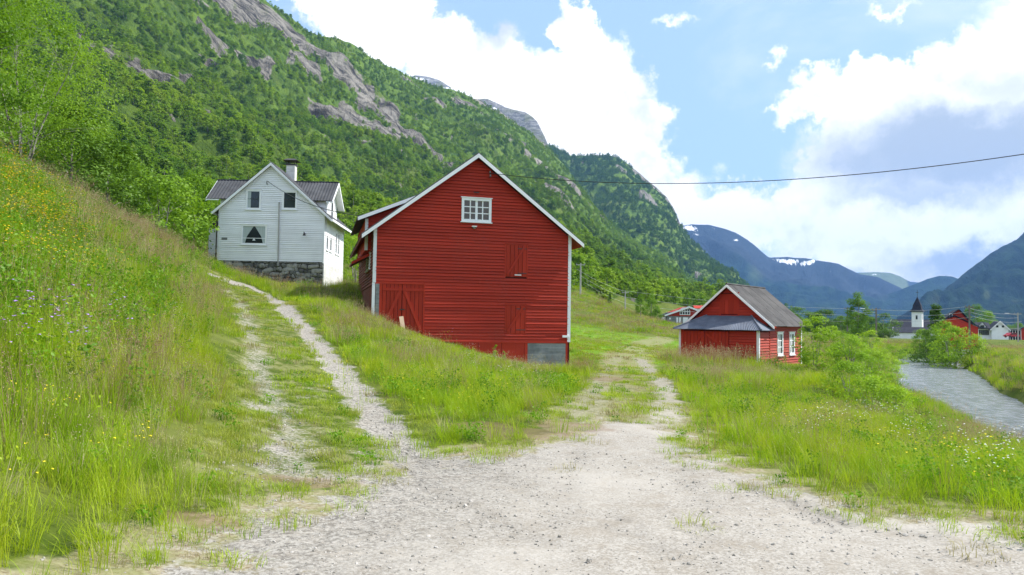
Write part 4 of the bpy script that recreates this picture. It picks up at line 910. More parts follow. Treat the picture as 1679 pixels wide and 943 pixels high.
# gable wall above the lean-to
gx0 = fs2(1181, 500)[0]; gx1 = fs2(1210, 500)[0]; gz0 = fs2(1195, 515)[1]; gz1 = fs2(1195, 482)[1]
clad(shed, LZ + .3, SPZ - .06, .18, lambda z: (.1, SW - .1) if z < SEZ else (SX - (SPZ - z) / slS + .03, SX + (SPZ - z) / slS - .03), [(gx0, gx1, gz0, gz1)], M['red'], off=LD, seed=66)
ht = MB().box(gx0, gx1, LD - .012, LD - .001, gz0, gz1).build('hatch', M['red_v'], shed); vboards(ht, gx0, gx1, gz0, gz1 - .4, .32, LD - .013, M['red_v'], seed=67)
MB().box(gx0 - .03, gx0 + .05, LD - .045, LD - .003, gz0 - .1, gz1 + .1).build('frame', M['red_v'], ht); MB().box(gx1, gx1 + .09, LD - .05, LD - .003, gz0 - .2, gz1 + .12).build('frame', M['red_v'], ht)
def sz(x): return SPZ + .13 - abs(x - SX) * slS
for side, xe in ((-1, -.62), (1, SW + .45)):
    sheets(shed, (xe, LD - .35, sz(xe)), (xe, SL + .3, sz(xe)), (SX, SL + .3, sz(SX)), (SX, LD - .35, sz(SX)), .02, M['roof_grey'], .75, .15, amp=.014, seed=70 + side)
    MB().prism([(xe, sz(xe) - .17), (xe, sz(xe) - .0), (SX, sz(SX) - .0), (SX, sz(SX) - .17)], LD - .40, LD - .351).build('bargeboard', M['white'], shed)
    MB().prism([(xe, sz(xe) - .09), (xe, sz(xe) - .02), (SX, sz(SX) - .02), (SX, sz(SX) - .09)], LD - .35, LD - .001).build('soffit', M['red'], shed)
MB().tube([(SX, LD - .4, sz(SX) + .04), (SX, SL + .32, sz(SX) + .04)], .07, 6).build('ridge_cap', M['roof_grey'], shed)
# lean-to roof with hipped ends
LT = fs2(1190, 518)[1]; e0, e1 = -.28, SW + .28; ez_ = LZ + .03; yl = -.32
h0, h1_ = 1.15, SW - 1.15
sheets(shed, (e0, yl, ez_), (e1, yl, ez_), (h1_, LD - .02, LT), (h0, LD - .02, LT), .015, M['roof_lean'], .8, .11, amp=.014, seed=75)
for a, b_ in ((e0, h0), (e1, h1_)):
    MB().add([(a, yl, ez_ + .03), (a, LD + .25, ez_ + .03), (b_, LD - .02, LT + .02), (a, yl, ez_ - .01), (a, LD + .25, ez_ - .01), (b_, LD - .02, LT - .02)], [(0, 1, 2), (5, 4, 3), (0, 3, 4, 1), (1, 4, 5, 2), (2, 5, 3, 0)]).build('hip_sheet', M['roof_lean'], shed)
    MB().tube([(a, yl, ez_ + .05), (b_, LD - .02, LT + .05)], .05, 6).build('hip_cap', M['roof_lean'], shed)


# ------------------------------------------------------------------ far houses, church, poles, wires
def simple_window(parent, f, x0, y0_, x1, y1_, out=-.03, mat='glass', frame='white', name='window', fw=.12):
    a = f(x0, y0_); b_ = f(x1, y1_); xa, xb, za, zb = a[0], b_[0], b_[1], a[1]
    w_ = MB().box(xa - fw, xb + fw, out - .02, -.001, za - fw, zb + fw).build(name, M[frame], parent)
    MB().box(xa, xb, out - .04, out - .021, za, zb).build('pane', M[mat], w_); return w_
def gable_roof(parent, x0, x1, y0_, y1_, ze, zp, ov, t, mat, verge=None, along='y'):
    """ridge along y (or x)"""
    P = (lambda x, y, z: (x, y, z)) if along == 'y' else (lambda x, y, z: (y, x, z))
    xm_ = (x0 + x1) / 2; s_ = (zp - ze) / (xm_ - x0)
    for sg, xe in ((-1, x0 - ov), (1, x1 + ov)):
        zeo = ze - ov * s_
        roof_slab(parent, P(xe, y0_ - ov, zeo + .02), P(xe, y1_ + ov, zeo + .02), P(xm_, y1_ + ov, zp + .02), P(xm_, y0_ - ov, zp + .02), t, mat)
        if verge:
            for ya in (y0_ - ov - .08, y1_ + ov + .01):
                vs = [(xe, zeo - .2), (xe, zeo + t + .04), (xm_, zp + t + .04), (xm_, zp - .25)]
                m_ = MB().prism(vs, ya, ya + .07)
                if along == 'x': m_.v = [(v[1], v[0], v[2]) for v in m_.v]
                m_.build('bargeboard', verge, parent)
def mkbase(name, px, py, d, deg, label, cat):
    p = at(px, py, d); f = Facade(p[0], p[1], deg); e = empty(name, (p[0], p[1], 0), f.th, label=label, cat=cat); return f, e, float(p[2])
# red farm building with arched window behind the shed
f, e, z0g = mkbase('farm_building', 1093, 529, 165, -6, 'low red farm building with arched white window above a grey ground floor, behind the shed', 'farm building')
x1 = f(1166, 528)[0]; ze = f(1093, 517)[1]; zp = f(1124, 502.5)[1]; zm = f(1124, 518.5)[1]
MB().prism([(0, zm), (x1, zm), (x1, ze + .2), (x1 * .46, zp), (0, ze + .2)], 0, 14).build('upper_wall', M['red'], e)
MB().box(.05, x1 - .05, .1, 14, z0g - 3, zm).build('lower_wall', M['concrete'], e)
gable_roof(e, 0, x1, 0, 14, ze + .1, zp - .1, .5, .12, M['roof_dark'], M['white'])
aw_ = f(1123, 511); m_ = MB(); r_ = 1.15
m_.prism([(aw_[0] - r_, aw_[1] - .75), (aw_[0] + r_, aw_[1] - .75)] + [(aw_[0] + r_ * math.cos(t), aw_[1] + .2 + .75 * math.sin(t)) for t in np.linspace(0, math.pi, 9)], -.06, -.001)
w_ = m_.build('window', M['white'], e)
for i in range(4):
    xx = aw_[0] - r_ + .12 + i * (2 * r_ - .12) / 4
    for za, zb in ((-.62, -.05), (.08, .55)): MB().box(xx, xx + .42, -.09, -.061, aw_[1] + za, aw_[1] + zb).build('pane', M['glass'], w_)
for a, b_ in ((1109, 1112), (1113.5, 1116.5), (1120, 1128)): 
    p, q = f(a, 520.5), f(b_, 528.5); MB().box(p[0], q[0], .0, .09, q[1] - .5, p[1]).build('garage_door', M['white'], e)
p, q = f(1097, 521), f(1100, 524); MB().box(p[0], q[0], .0, .09, q[1], p[1]).build('window', M['white'], e)
p, q = f(1083, 519.5), f(1092.5, 530); MB().box(p[0], q[0] - .05, 1, 8, q[1] - 1, p[1]).build('side_shed', M['white'], e)
f, e, z0g = mkbase('small_building', 1141, 512, 200, -5, 'small building with orange red tiled roof partly behind the shed roof', 'building')
p, q = f(1141, 501), f(1160, 512); MB().box(0, q[0], 0, 6, z0g - 2, z0g + 1).build('wall', M['white'], e)
roof_slab(e, (-.4, -.4, z0g + 1), (q[0], -.4, z0g + 1), (q[0], 3, p[1]), (-.4, 3, p[1]), .1, M['red_v'])
# church
f, e, z0g = mkbase('church', 1495, 552, 285, -38, 'white wooden church with a black pointed spire rising behind the trees', 'church')
TW = 3.5; tz = at(1500, 511, 287)[2]; tp = at(1501, 487, 287)[2]
MB().box(0, TW, 0, TW, z0g - 2, tz).build('tower', M['white'], e)
for k, zz in enumerate((tz - 3.2,)):
    w_ = MB().box(TW / 2 - .5, TW / 2 + .5, -.06, -.001, zz, zz + 1.9).build('window', M['white'], e); MB().box(TW / 2 - .32, TW / 2 + .32, -.1, -.061, zz + .15, zz + 1.7).build('pane', M['glass'], w_)
w_ = MB().box(TW + .001, TW + .06, TW / 2 - .55, TW / 2 + .55, tz - 3.3, tz - 1.2).build('window', M['white'], e); MB().box(TW + .061, TW + .1, TW / 2 - .35, TW / 2 + .35, tz - 3.1, tz - 1.4).build('pane', M['glass'], w_)
c_ = TW / 2; vs = []
for r_, zz in ((TW / 2 + .65, tz - .1), (TW / 2 - .2, tz + 1.0), (1.35, tz + 2.4), (.05, tp)):
    vs += [(c_ - r_, c_ - r_, zz), (c_ + r_, c_ - r_, zz), (c_ + r_, c_ + r_, zz), (c_ - r_, c_ + r_, zz)]
MB().add(vs, [(3, 2, 1, 0)] + [(4 * k + i, 4 * k + (i + 1) % 4, 4 * k + 4 + (i + 1) % 4, 4 * k + 4 + i) for k in range(3) for i in range(4)] + [(12, 13, 14, 15)]).build('spire', M['roof_dark'], e)
MB().tube([(c_, c_, tp - .1), (c_, c_, tp + 2.6)], .07, 5).box(c_ - .5, c_ + .5, c_ - .04, c_ + .04, tp + 1.6, tp + 1.75).build('cross', M['iron'], e)
nz = at(1480, 524, 292)[2]; nez = at(1480, 541, 292)[2]
MB().add([(-8.5, TW, z0g - 2), (-8.5, TW + 14, z0g - 2), (TW + 5, TW + 14, z0g - 2), (TW + 5, TW, z0g - 2), (-8.5, TW, nez), (-8.5, TW + 14, nez), (TW + 5, TW + 14, nez), (TW + 5, TW, nez)], [(0, 3, 2, 1), (4, 5, 6, 7), (0, 1, 5, 4), (1, 2, 6, 5), (2, 3, 7, 6), (3, 0, 4, 7)]).build('nave', M['white'], e)
gable_roof(e, TW + .05, TW + 14, -8.5, TW + 5, nez, nz, .5, .15, M['roof_dark'], M['white'], along='x')
p = at(1478, 520, 300); q = fchim = None
f2 = Facade(*at(1478, 520, 296)[:2], 0)
# low white hall beside the church
f, e, z0g = mkbase('white_hall', 1466, 552, 262, -30, 'low white building with a dark roof in front of the church', 'hall')
MB().box(0, 11, 0, 8, z0g - 2, z0g + 1.7).build('wall', M['white'], e)
gable_roof(e, 0, 8, 0, 11, z0g + 1.6, z0g + 3.4, .4, .12, M['roof_dark'], M['white'], along='x')
# red barn behind the stream trees
f, e, z0g = mkbase('distant_barn', 1557, 556, 150, -27, 'distant red barn with stepped gable and lean-to behind the round bush', 'barn')
a = f(1605, 551); pk = f(1573, 508); el_ = f(1598, 530); er = f(1556, 515)
MB().prism([(0, z0g - 2), (a[0] - 1.2, z0g - 2), (a[0] - 1.2, el_[1]), (pk[0], pk[1]), (0, er[1] - .4)], 1.5, 16).build('wall', M['red'], e)
roof_slab(e, (a[0] - .7, 1.1, el_[1] - .25), (a[0] - .7, 16.3, el_[1] - .25), (pk[0], 16.3, pk[1] + .05), (pk[0], 1.1, pk[1] + .05), .14, M['roof_dark'])
roof_slab(e, (-.5, 1.1, er[1] - .9), (-.5, 16.3, er[1] - .9), (pk[0], 16.3, pk[1] + .05), (pk[0], 1.1, pk[1] + .05), .14, M['roof_dark'])
lp = f(1565, 518.5); lr = f(1604.5, 536)
MB().prism([(lp[0] - 2.5, z0g - 2), (a[0] - .1, z0g - 2), (a[0] - .1, lr[1] - .1), (lp[0], lp[1] - .1), (lp[0] - 2.5, lp[1] - 1.2)], 0, 1.49).build('lean_to', M['red'], e)
roof_slab(e, (lr[0] + .4, -.4, lr[1] - .15), (lr[0] + .4, 1.6, lr[1] - .15), (lp[0], 1.6, lp[1] + .1), (lp[0], -.4, lp[1] + .1), .12, M['roof_dark'])
roof_slab(e, (lp[0] - 3, -.4, lp[1] - 1.4), (lp[0] - 3, 1.6, lp[1] - 1.4), (lp[0], 1.6, lp[1] + .1), (lp[0], -.4, lp[1] + .1), .12, M['roof_dark'])
p, q = f(1557.5, 514), f(1563, 522); w_ = MB().box(p[0], q[0], 1.43, 1.499, q[1], p[1]).build('window', M['white'], e); MB().box(p[0] + .12, q[0] - .12, 1.40, 1.429, q[1] + .1, p[1] - .1).build('pane', M['roof_lean'], w_)
# white farmhouse at right
f, e, z0g = mkbase('white_farmhouse', 1626, 553.5, 225, -26, 'white farmhouse with dark roof, front dormer and glazed porch beyond the green field', 'house')
x1 = f(1654, 553)[0]; ez1 = f(1654.5, 539.5)[1]; pz1 = f(1640, 527)[1]; px1 = f(1640, 527)[0]
MB().prism([(0, z0g - 1.5), (x1, z0g - 1.5), (x1, ez1), (px1, pz1), (0, ez1)], 0, 11).build('wall', M['white'], e)
gable_roof(e, 0, x1, 0, 11, ez1, pz1, .45, .15, M['roof_dark'], M['white'])
for a, b_ in ((1633, 1637), (1642.5, 1646.5)): simple_window(e, f, a, 533.5, b_, 537)
fw_ = Facade(*at(1605, 553, 229)[:2], 6)
xw0 = f(1604, 550)[0]; zr = f(1610, 538.5)[1]
MB().box(xw0, -.02, 2.5, 9, z0g - 1.5, zr - .1).build('wing', M['white'], e)
roof_slab(e, (xw0 - .3, 1.2, zr - .1), (.0, 1.2, zr - .1), (-.0, 6, pz1 - .5), (xw0 - .3, 6, pz1 - .5), .15, M['roof_dark'])
for i in range(5):
    a = xw0 + .4 + i * (abs(xw0) - .8) / 5; w_ = MB().box(a, a + .62, 2.42, 2.499, z0g + .6, zr - .4).build('window', M['white'], e); MB().box(a + .08, a + .54, 2.39, 2.419, z0g + .7, zr - .5).build('pane', M['glass'], w_)
dmz = f(1612, 531)[1]; dx_a, dx_b = f(1606, 536)[0], f(1618, 536)[0]
MB().prism([(dx_a, zr - .2), (dx_b, zr - .2), (dx_b, dmz - .9), ((dx_a + dx_b) / 2, dmz + .5), (dx_a, dmz - .9)], 1.9, 6).build('dormer', M['white'], e)
roof_slab(e, (dx_a - .3, 1.6, dmz - 1.1), (dx_a - .3, 6.2, dmz - 1.1), ((dx_a + dx_b) / 2, 6.2, dmz + .6), ((dx_a + dx_b) / 2, 1.6, dmz + .6), .1, M['roof_grey'])
roof_slab(e, (dx_b + .3, 1.6, dmz - 1.1), (dx_b + .3, 6.2, dmz - 1.1), ((dx_a + dx_b) / 2, 6.2, dmz + .6), ((dx_a + dx_b) / 2, 1.6, dmz + .6), .1, M['roof_grey'])
w_ = MB().box((dx_a + dx_b) / 2 - .5, (dx_a + dx_b) / 2 + .5, 1.84, 1.899, dmz - 1.6, dmz - .4).build('window', M['glass'], e)
# garage, car
f, e, z0g = mkbase('garage', 1656, 553, 238, -24, 'low open fronted garage with a pale roof terrace beside the white farmhouse', 'garage')
a = f(1684, 553)[0]; zt_ = f(1660, 542)[1]
MB().box(0, a, 2, 9, z0g - 1, zt_).build('wall', M['roof_dark'], e); MB().box(-.1, a + .1, 0, 9.1, zt_ + .01, zt_ + .5).build('roof', M['concrete'], e)
for i in range(7): MB().box(i * a / 6.2, i * a / 6.2 + .12, .2, .32, z0g - 1, zt_ + .009).build('post', M['white'], e)
zr2 = f(1660, 538)[1]; MB().box(-.1, a + .1, .1, .18, zr2 - .1, zr2).box(-.1, a + .1, .1, .18, zt_ + .7, zt_ + .76).build('railing', M['white'], e)
f, e, z0g = mkbase('red_outbuilding', 1676, 553, 222, -33, 'red outbuilding cut off by the right edge of the picture', 'outbuilding')
MB().prism([(0, z0g - 1), (6, z0g - 1), (6, z0g + 2.6), (3, z0g + 4.4), (0, z0g + 2.6)], 0, 7).build('wall', M['red'], e)
gable_roof(e, 0, 6, 0, 7, z0g + 2.6, z0g + 4.4, .4, .12, M['roof_dark'])
# parked car: body with cabin, windows, wheels
p = at(1652, 552, 215); gz_c = float(p[2]) - .3
e = empty('parked_car', (p[0], p[1], gz_c), .15, label='red car parked on the yard between the white farmhouse and the garage', cat='car')
prof = [(0, .35), (0, .8), (.75, .92), (1.35, 1.42), (2.9, 1.42), (3.6, .98), (4.2, .86), (4.25, .35)]
MB().prism(prof, 0, 1.7).build('body', M['car'], e)
for a in (-.012, 1.701): MB().prism([(1.0, .95), (1.45, 1.34), (2.1, 1.34), (2.1, .95)], a, a + .011).build('side_window', M['glass'], e); MB().prism([(2.2, .95), (2.2, 1.34), (2.85, 1.34), (3.3, .97)], a, a + .011).build('side_window', M['glass'], e)
for a in (.85, 3.4):
    for b_ in (-.03, 1.53): MB().tube([(a, b_, .33), (a, b_ + .2, .33)], .33, 12).build('wheel', M['iron'], e)
for b_ in (.1, 1.3): MB().box(-.02, -.001, b_, b_ + .3, .6, .75).build('headlight', M['white'], e)
# faint house in the trees
f, e, z0g = mkbase('grey_house', 1351, 542, 300, -12, 'small grey house half hidden in trees beyond the shed', 'house')
a = f(1366, 541)[0]; MB().prism([(0, z0g - 2), (a, z0g - 2), (a, z0g + 1.6), (a / 2, z0g + 3.6), (0, z0g + 1.6)], 0, 7).build('wall', M['concrete'], e)
gable_roof(e, 0, a, 0, 7, z0g + 1.6, z0g + 3.6, .4, .12, M['roof_dark'])
simple_window(e, f, 1357, 536, 1360, 538.5)

def pole(px, py0, py1, d, r, mat, label, arm=None, lamp=False):
    b_ = at(px, py0, d); t = at(px, py1, d)
    e = empty('utility_pole', (b_[0], b_[1], b_[2] - .6), 0, label=label, cat='utility pole', group='wooden poles carrying wires across the valley')
    H_ = t[2] - b_[2] + .6; rr_ = r
    MB().tube([(0, 0, 0), (0, 0, H_)], [rr_, rr_ * .8], 7).build('post', mat, e)
    if arm:
        MB().beam((-arm, 0, H_ - .25), (arm, 0, H_ - .25), .14, .12).build('crossarm', mat, e)
        for i in (-1, 0, 1): MB().tube([(i * arm * .9, 0, H_ - .18), (i * arm * .9, 0, H_ + .05)], .06, 6).build('insulator', M['concrete'], e)
    if lamp:
        MB().beam((0, 0, H_ - .5), (-2.0, 0, H_ - .15), .09, .09).build('lamp_arm', mat, e); MB().box(-2.6, -1.9, -.14, .14, H_ - .2, H_ - .08).build('lamp_head', M['white'], e)
    return Vector((b_[0], b_[1], t[2] - .1))
P1 = pole(1389.5, 540, 504, 170, .16, M['pole'], 'dark utility pole just left of the tall birch tree', .8)
P2 = pole(1437, 560, 505, 120, .15, M['pole'], 'utility pole with street lamp rising from bushes left of the church', .7, True)
P3 = pole(1590, 560, 501, 105, .14, M['pole'], 'tall utility pole in front of the distant red barn', .6)
P4 = pole(1669.5, 556, 513, 150, .15, M['pole_pale'], 'pale utility pole with lamp at the right edge by the garage', .7, True)
P5 = pole(951.5, 483, 432, 130, .16, M['pole_pale'], 'pale utility pole against the forest right of the big barn', .8)
P6 = pole(1025, 506, 478, 150, .15, M['pole_pale'], 'short pale utility pole standing in the hillside meadow', .7)
def wire(a, b_, sag, r, label, mat='wire', n_=24, group=None, cat='wire'):
    a = Vector(a); b_ = Vector(b_); pts = [a.lerp(b_, t) - Vector((0, 0, sag * 4 * t * (1 - t))) for t in [i / n_ for i in range(n_ + 1)]]
    o = MB().tube(pts, r, 5).build('overhead_wire', M[mat]); return tag(o, label, cat, group)
INS = Vector(fb.o + fb.d * ix - fb.bk * .22); INS.z = iz + .15
farA = at(1900, 216, 24)
wire(INS, farA, 1.05, .017, 'black overhead wire crossing the sky from the barn gable to the right edge', 'cable', 40)
TRG = Vector(fb.o + fb.d * (-.6) + fb.bk * 1.2); TRG.z = 6.9
wire(HOOK, TRG, .45, .022, 'thin dark wire slung from the house gable to the barn', 'cable')
ga = 'thin wires strung between valley poles'
def off(p, dx=0, dz=0): return Vector((p[0] + dx, p[1], p[2] + dz))
for i, o_ in enumerate((-.7, 0, .7)):
    lab = 'thin pale power line between the two poles in the meadow right of the barn'
    wire(off(P5, o_, -.9 - i * 1.2), off(P6, o_, .3 - i * 1.4), 0.35, .018, lab, group='power lines over the hillside meadow')
    wire(off(P6, o_, .3 - i * 1.4), off(P1, o_, -.2 - i * 1.5), 0.7, .018, 'thin power line running from the meadow pole behind the shed roof', group='power lines behind the shed')
    wire(off(P1, o_, -.2), off(P2, o_, -.1 - i * .5), .4, .017, 'thin power line between the two poles beside the tall birch', group='power lines by the birch')
    wire(off(P2, o_, -.1 - i * .9), off(P3, o_, -.1 - i * .7), .4, .017, 'thin power line passing in front of the church tower', group='power lines before the church')
    wire(off(P3, o_, -.1 - i * .7), off(P4, o_, -.1 - i * .8), .4, .017, 'thin power line above the white farmhouse', group='power lines above the farmhouse')

# ------------------------------------------------------------------ vegetation
def quads_leaves(C, size, rg, up=.35, aspect=.62, normals=None):
    """diamond leaves at centres C"""
    n_ = len(C); a = rg.normal(size=(n_, 3)); a[:, 2] = a[:, 2] * .7; a /= np.linalg.norm(a, axis=1)[:, None]
    nrm = rg.normal(size=(n_, 3)); nrm[:, 2] = np.abs(nrm[:, 2]) + up; 
    if normals is not None: nrm = nrm * .75 + normals * 1.0
    nrm /= np.linalg.norm(nrm, axis=1)[:, None]
    a = a - nrm * (a * nrm).sum(1)[:, None]; a /= np.linalg.norm(a, axis=1)[:, None]; b_ = np.cross(nrm, a)
    s_ = (size * rg.uniform(.6, 1.3, n_))[:, None]
    V_ = np.stack([C - a * s_, C - b_ * s_ * aspect, C + a * s_, C + b_ * s_ * aspect], 1).reshape(-1, 3)
    return V_, np.arange(n_ * 4).reshape(-1, 4)
def crown_centres(seed, H, Wd, n_cl, n_leaf, base=.18, shape='birch', clump=.16):
    rg = np.random.default_rng(seed); cl = []
    while len(cl) < n_cl:
        t = rg.uniform(0, 1); ang = rg.uniform(0, 2 * np.pi)
        if shape == 'birch': r = Wd / 2 * np.sqrt(max(0, np.sin(np.pi * min(1, (t * .92 + .08)) ** .8))) 
        elif shape == 'spruce': r = Wd / 2 * (1 - t) ** .85 + .03
        elif shape == 'bush': r = Wd / 2 * np.sqrt(max(0, 1 - (t * .98) ** 2.2))
        else: r = Wd / 2 * np.sqrt(max(0, 1 - (2 * t - 1) ** 2))
        lob = 1 + .22 * math.sin(3 * ang + seed) + .16 * math.sin(5 * ang + 7 * t + seed * 2)
        rr_ = r * lob * rg.uniform(.25, 1.0) ** .5
        cl.append((rr_ * math.cos(ang), rr_ * math.sin(ang), H * (base + (1 - base) * t)))
    cl = np.array(cl); k = rg.integers(0, n_cl, n_leaf); csz = clump * Wd * rg.uniform(.6, 1.4, n_cl)
    d = rg.normal(size=(n_leaf, 3)); d /= np.linalg.norm(d, axis=1)[:, None]; d[:, 2] *= .75
    rad = rg.uniform(.35, 1, n_leaf) ** .5
    C = cl[k] + d * (csz[k] * rad)[:, None]
    out = C - np.array([0, 0, H * .45]); out /= np.linalg.norm(out, axis=1)[:, None] + 1e-6
    return C, cl, d * .7 + out * .6
def crown_mesh(name, seed, H, Wd, n_cl, n_leaf, leaf, mat, **k):
    C, cl, nr = crown_centres(seed, H, Wd, n_cl, n_leaf, **k); rg = np.random.default_rng(seed + 99)
    V_, Q_ = quads_leaves(C, leaf, rg, normals=nr); me_ = mesh_np(name, V_, Q_); me_.materials.append(mat); return me_, cl
def trunk_mesh(name, seed, H, r, cl, mat, stems=1, limbs=14, spread=.35, lean=.05):
    rg = random.Random(seed); m_ = MB()
    for s_ in range(stems):
        a = rg.uniform(0, 6.28); bx_, by_ = (0, 0) if stems == 1 else (math.cos(a) * r * 2.2, math.sin(a) * r * 2.2); sp = spread * H if stems > 1 else lean * H
        tx, ty = math.cos(a) * sp * rg.uniform(.5, 1), math.sin(a) * sp * rg.uniform(.5, 1)
        pts = [(bx_ + tx * t ** 1.4 + rg.uniform(-.02, .02) * H * t, by_ + ty * t ** 1.4 + rg.uniform(-.02, .02) * H * t, -.3 + (H * .9 + .3) * t) for t in (0, .12, .3, .5, .7, .88, 1)]
        m_.tube(pts, [r * 1.25, r, r * .8, r * .6, r * .4, r * .22, r * .08], 7)
        for _ in range(limbs // stems):
            c_ = cl[rg.randrange(len(cl))]; t = max(.15, min(.8, c_[2] / H * .72)); k_ = t * 6; i0 = int(k_)
            ts = (0, .12, .3, .5, .7, .88, 1); j = max(i for i in range(6) if ts[i] <= t); u_ = (t - ts[j]) / (ts[j + 1] - ts[j]); p0 = Vector(pts[j]).lerp(Vector(pts[j + 1]), u_)
            e_ = Vector(c_); mid_ = p0.lerp(e_, .5) + Vector((0, 0, .04 * H)); r0_ = r * .34 * (1 - t * .6)
            m_.tube([p0, mid_, e_], [r0_, r0_ * .6, r0_ * .15], 4)
    return m_.mesh(name, mat)
class Kind:
    def __init__(s, name, seed, H, Wd, ncl, nl, leaf, mat, r=.12, **k):
        tk = {q: k.pop(q) for q in ('stems', 'limbs', 'spread', 'lean') if q in k}
        s.H = H; s.crown, cl = crown_mesh('crown', seed, H, Wd, ncl, nl, leaf, mat, **k)
        s.trunk = trunk_mesh('trunk', seed, H, r, cl, M['bark'], **tk); s.name = name
    def place(s, x, y, z, h, label, cat, group=None, name=None, rz=None, sxy=1.0):
        k = h / s.H; e_ = empty(name or s.name, (x, y, z), rng.uniform(0, 6.28) if rz is None else rz, label=label, cat=cat, group=group); e_.scale = (k * sxy, k * sxy, k)
        link('trunk', s.trunk, e_); link('crown', s.crown, e_); return e_
K_birch = [Kind('birch_tree', 100 + i, 9, 5.4 - .5 * (i % 3), 70, 6500, .115, M['leaf'], .13, limbs=16, base=.12, stems=1 + i % 2, spread=.12) for i in range(5)]
K_far = [Kind('broadleaf_tree', 200 + i, 8, 5.2 - .4 * (i % 3), 34, 900, .32, M['leaf_far'], .12, limbs=6, base=.06) for i in range(5)]
K_bush = [Kind('riverside_shrub', 300 + i, 3, 3.4, 60, 5200, .055, M['leaf_lime'], .04, stems=5, limbs=20, spread=.25, base=.02, shape='bush', clump=.11) for i in range(3)]
K_dark = [Kind('leafy_tree', 330 + i, 6, 5, 60, 6500, .095, M['leaf_dark'], .1, limbs=14, base=.03, shape='round' if i else 'birch') for i in range(2)]
K_conif = Kind('spruce_tree', 350, 8, 4.4, 90, 3800, .15, M['leaf_dark'], .12, limbs=20, base=.04, shape='spruce', clump=.10)

# --- individual trees and shrubs
def gy_(px, py, d):   # ground under a point of the view
    p = at(px, py, d); return p[0], p[1], gz(p[0], p[1])
big = Kind('birch_tree', 400, 11, 8.8, 150, 16000, .065, M['leaf'], .06, stems=5, limbs=60, spread=.30, base=.2, clump=.12)
x, y, z = gy_(38, 262, 33); big.place(x, y, z - .1, 8.6, 'tall many-stemmed birch with pale trunks on the crest at the left edge', 'tree', rz=.6)
big2 = Kind('birch_tree', 402, 9, 6.5, 110, 22000, .065, M['leaf'], .08, stems=2, limbs=30, spread=.15, base=.1, clump=.12)
x, y, z = gy_(-95, 200, 27); big2.place(x, y, z - .1, 8.6, 'bright birch leaning into the top left corner of the picture', 'tree', rz=2.0)
x, y, z = gy_(118, 318, 37); K_dark[1].place(x, y, z - .3, 5.2, 'dark leafy shrub at the foot of the pale-stemmed birch on the crest', 'shrub', name='leafy_shrub', sxy=1.2)
x, y, z = gy_(175, 340, 42); K_dark[0].place(x, y, z - .3, 5.0, 'dark bushy tree right of the dark shrub on the hill crest', 'tree', sxy=1.2)
gold = Kind('leafy_shrub', 420, 4, 5.2, 70, 6000, .1, M['leaf'], .07, stems=4, limbs=16, spread=.25, base=.02, shape='bush')
x, y, z = gy_(262, 382, 52); gold.place(x, y, z - .2, 5.2, 'round pale green bush on the hillside left of the white house', 'shrub')
x, y, z = gy_(318, 392, 64); K_birch[0].place(x, y, z - .2, 7, 'light green birch close behind the crest left of the white house', 'tree')
x, y, z = gy_(345, 415, 68); K_birch[1].place(x, y, z - .2, 6.5, 'bushy birch touching the left edge of the white house', 'tree')
x, y, z = gy_(585, 445, 66); K_bush[0].place(x, y, z - .2, 4.5, 'lime green shrub seen between the white house and the barn', 'shrub', name='leafy_shrub')
sap = Kind('sapling', 430, 3.4, 1.9, 60, 3600, .055, M['leaf_lime'], .02, stems=3, limbs=24, spread=.16, base=.04, shape='round', clump=.15)
x, y, z = gy_(1336, 600, 43); sap.place(x, y, z - .05, 3.4, 'slender young tree beside the right end of the red shed', 'sapling', sxy=1.15)
shr = [(1395, 588, 46, 3.2, 'bushy green shrub on the stream bank right of the sapling'), (1420, 596, 40, 2.6, 'low lime shrub in the middle of the left stream bank'), (1436, 575, 58, 2.9, 'bright shrub at the water edge below the lamp pole'),
       (1455, 576, 66, 3.0, 'lime shrub leaning over the far bend of the stream'), (1425, 560, 80, 3.6, 'shrub behind the stream bank left of the lamp pole'), (1380, 560, 75, 3.4, 'light green shrub behind the sapling in the field edge'),
       (1360, 552, 110, 3.6, 'distant low shrub in the field edge right of the shed roof'), (1462, 556, 100, 4.0, 'far lime shrub beneath the low dark church roof'), (1485, 560, 112, 3.6, 'small shrub at the head of the stream on its left side'),
       (1375, 572, 62, 2.6, 'small rounded shrub halfway between sapling and stream'), (1410, 572, 60, 3.0, 'shrub among others on the left bank under the tall birch')]
for i, (px, py, d, h, lab) in enumerate(shr):
    x, y, z = gy_(px, py, d); K_bush[i % 3].place(x, y, z - .15, h * .70, lab, 'shrub', group='shrubs along the left bank of the stream', sxy=1.25)
near = Kind('riverside_shrub', 440, 1.5, 2.6, 70, 3000, .042, M['leaf_lime'], .016, stems=7, limbs=28, spread=.5, base=.02, shape='bush', clump=.11)
for px, py, d, h, lab in [(1425, 655, 21, 1.1, 'near willow shrub with lime leaves in front of the stream bend'), (1466, 655, 21, .95, 'loose leafy shrub right of the near willow shrub'), (1392, 640, 24, 1.1, 'small yellow green shrub left of the near willow shrub'), (1530, 692, 18.5, .42, 'low sprawling shrub at the water edge among grasses')]:
    x, y, z = gy_(px, py, d); near.place(x, y, z - .05, h, lab, 'shrub', group='low willow shrubs near the stream', sxy=1.05)
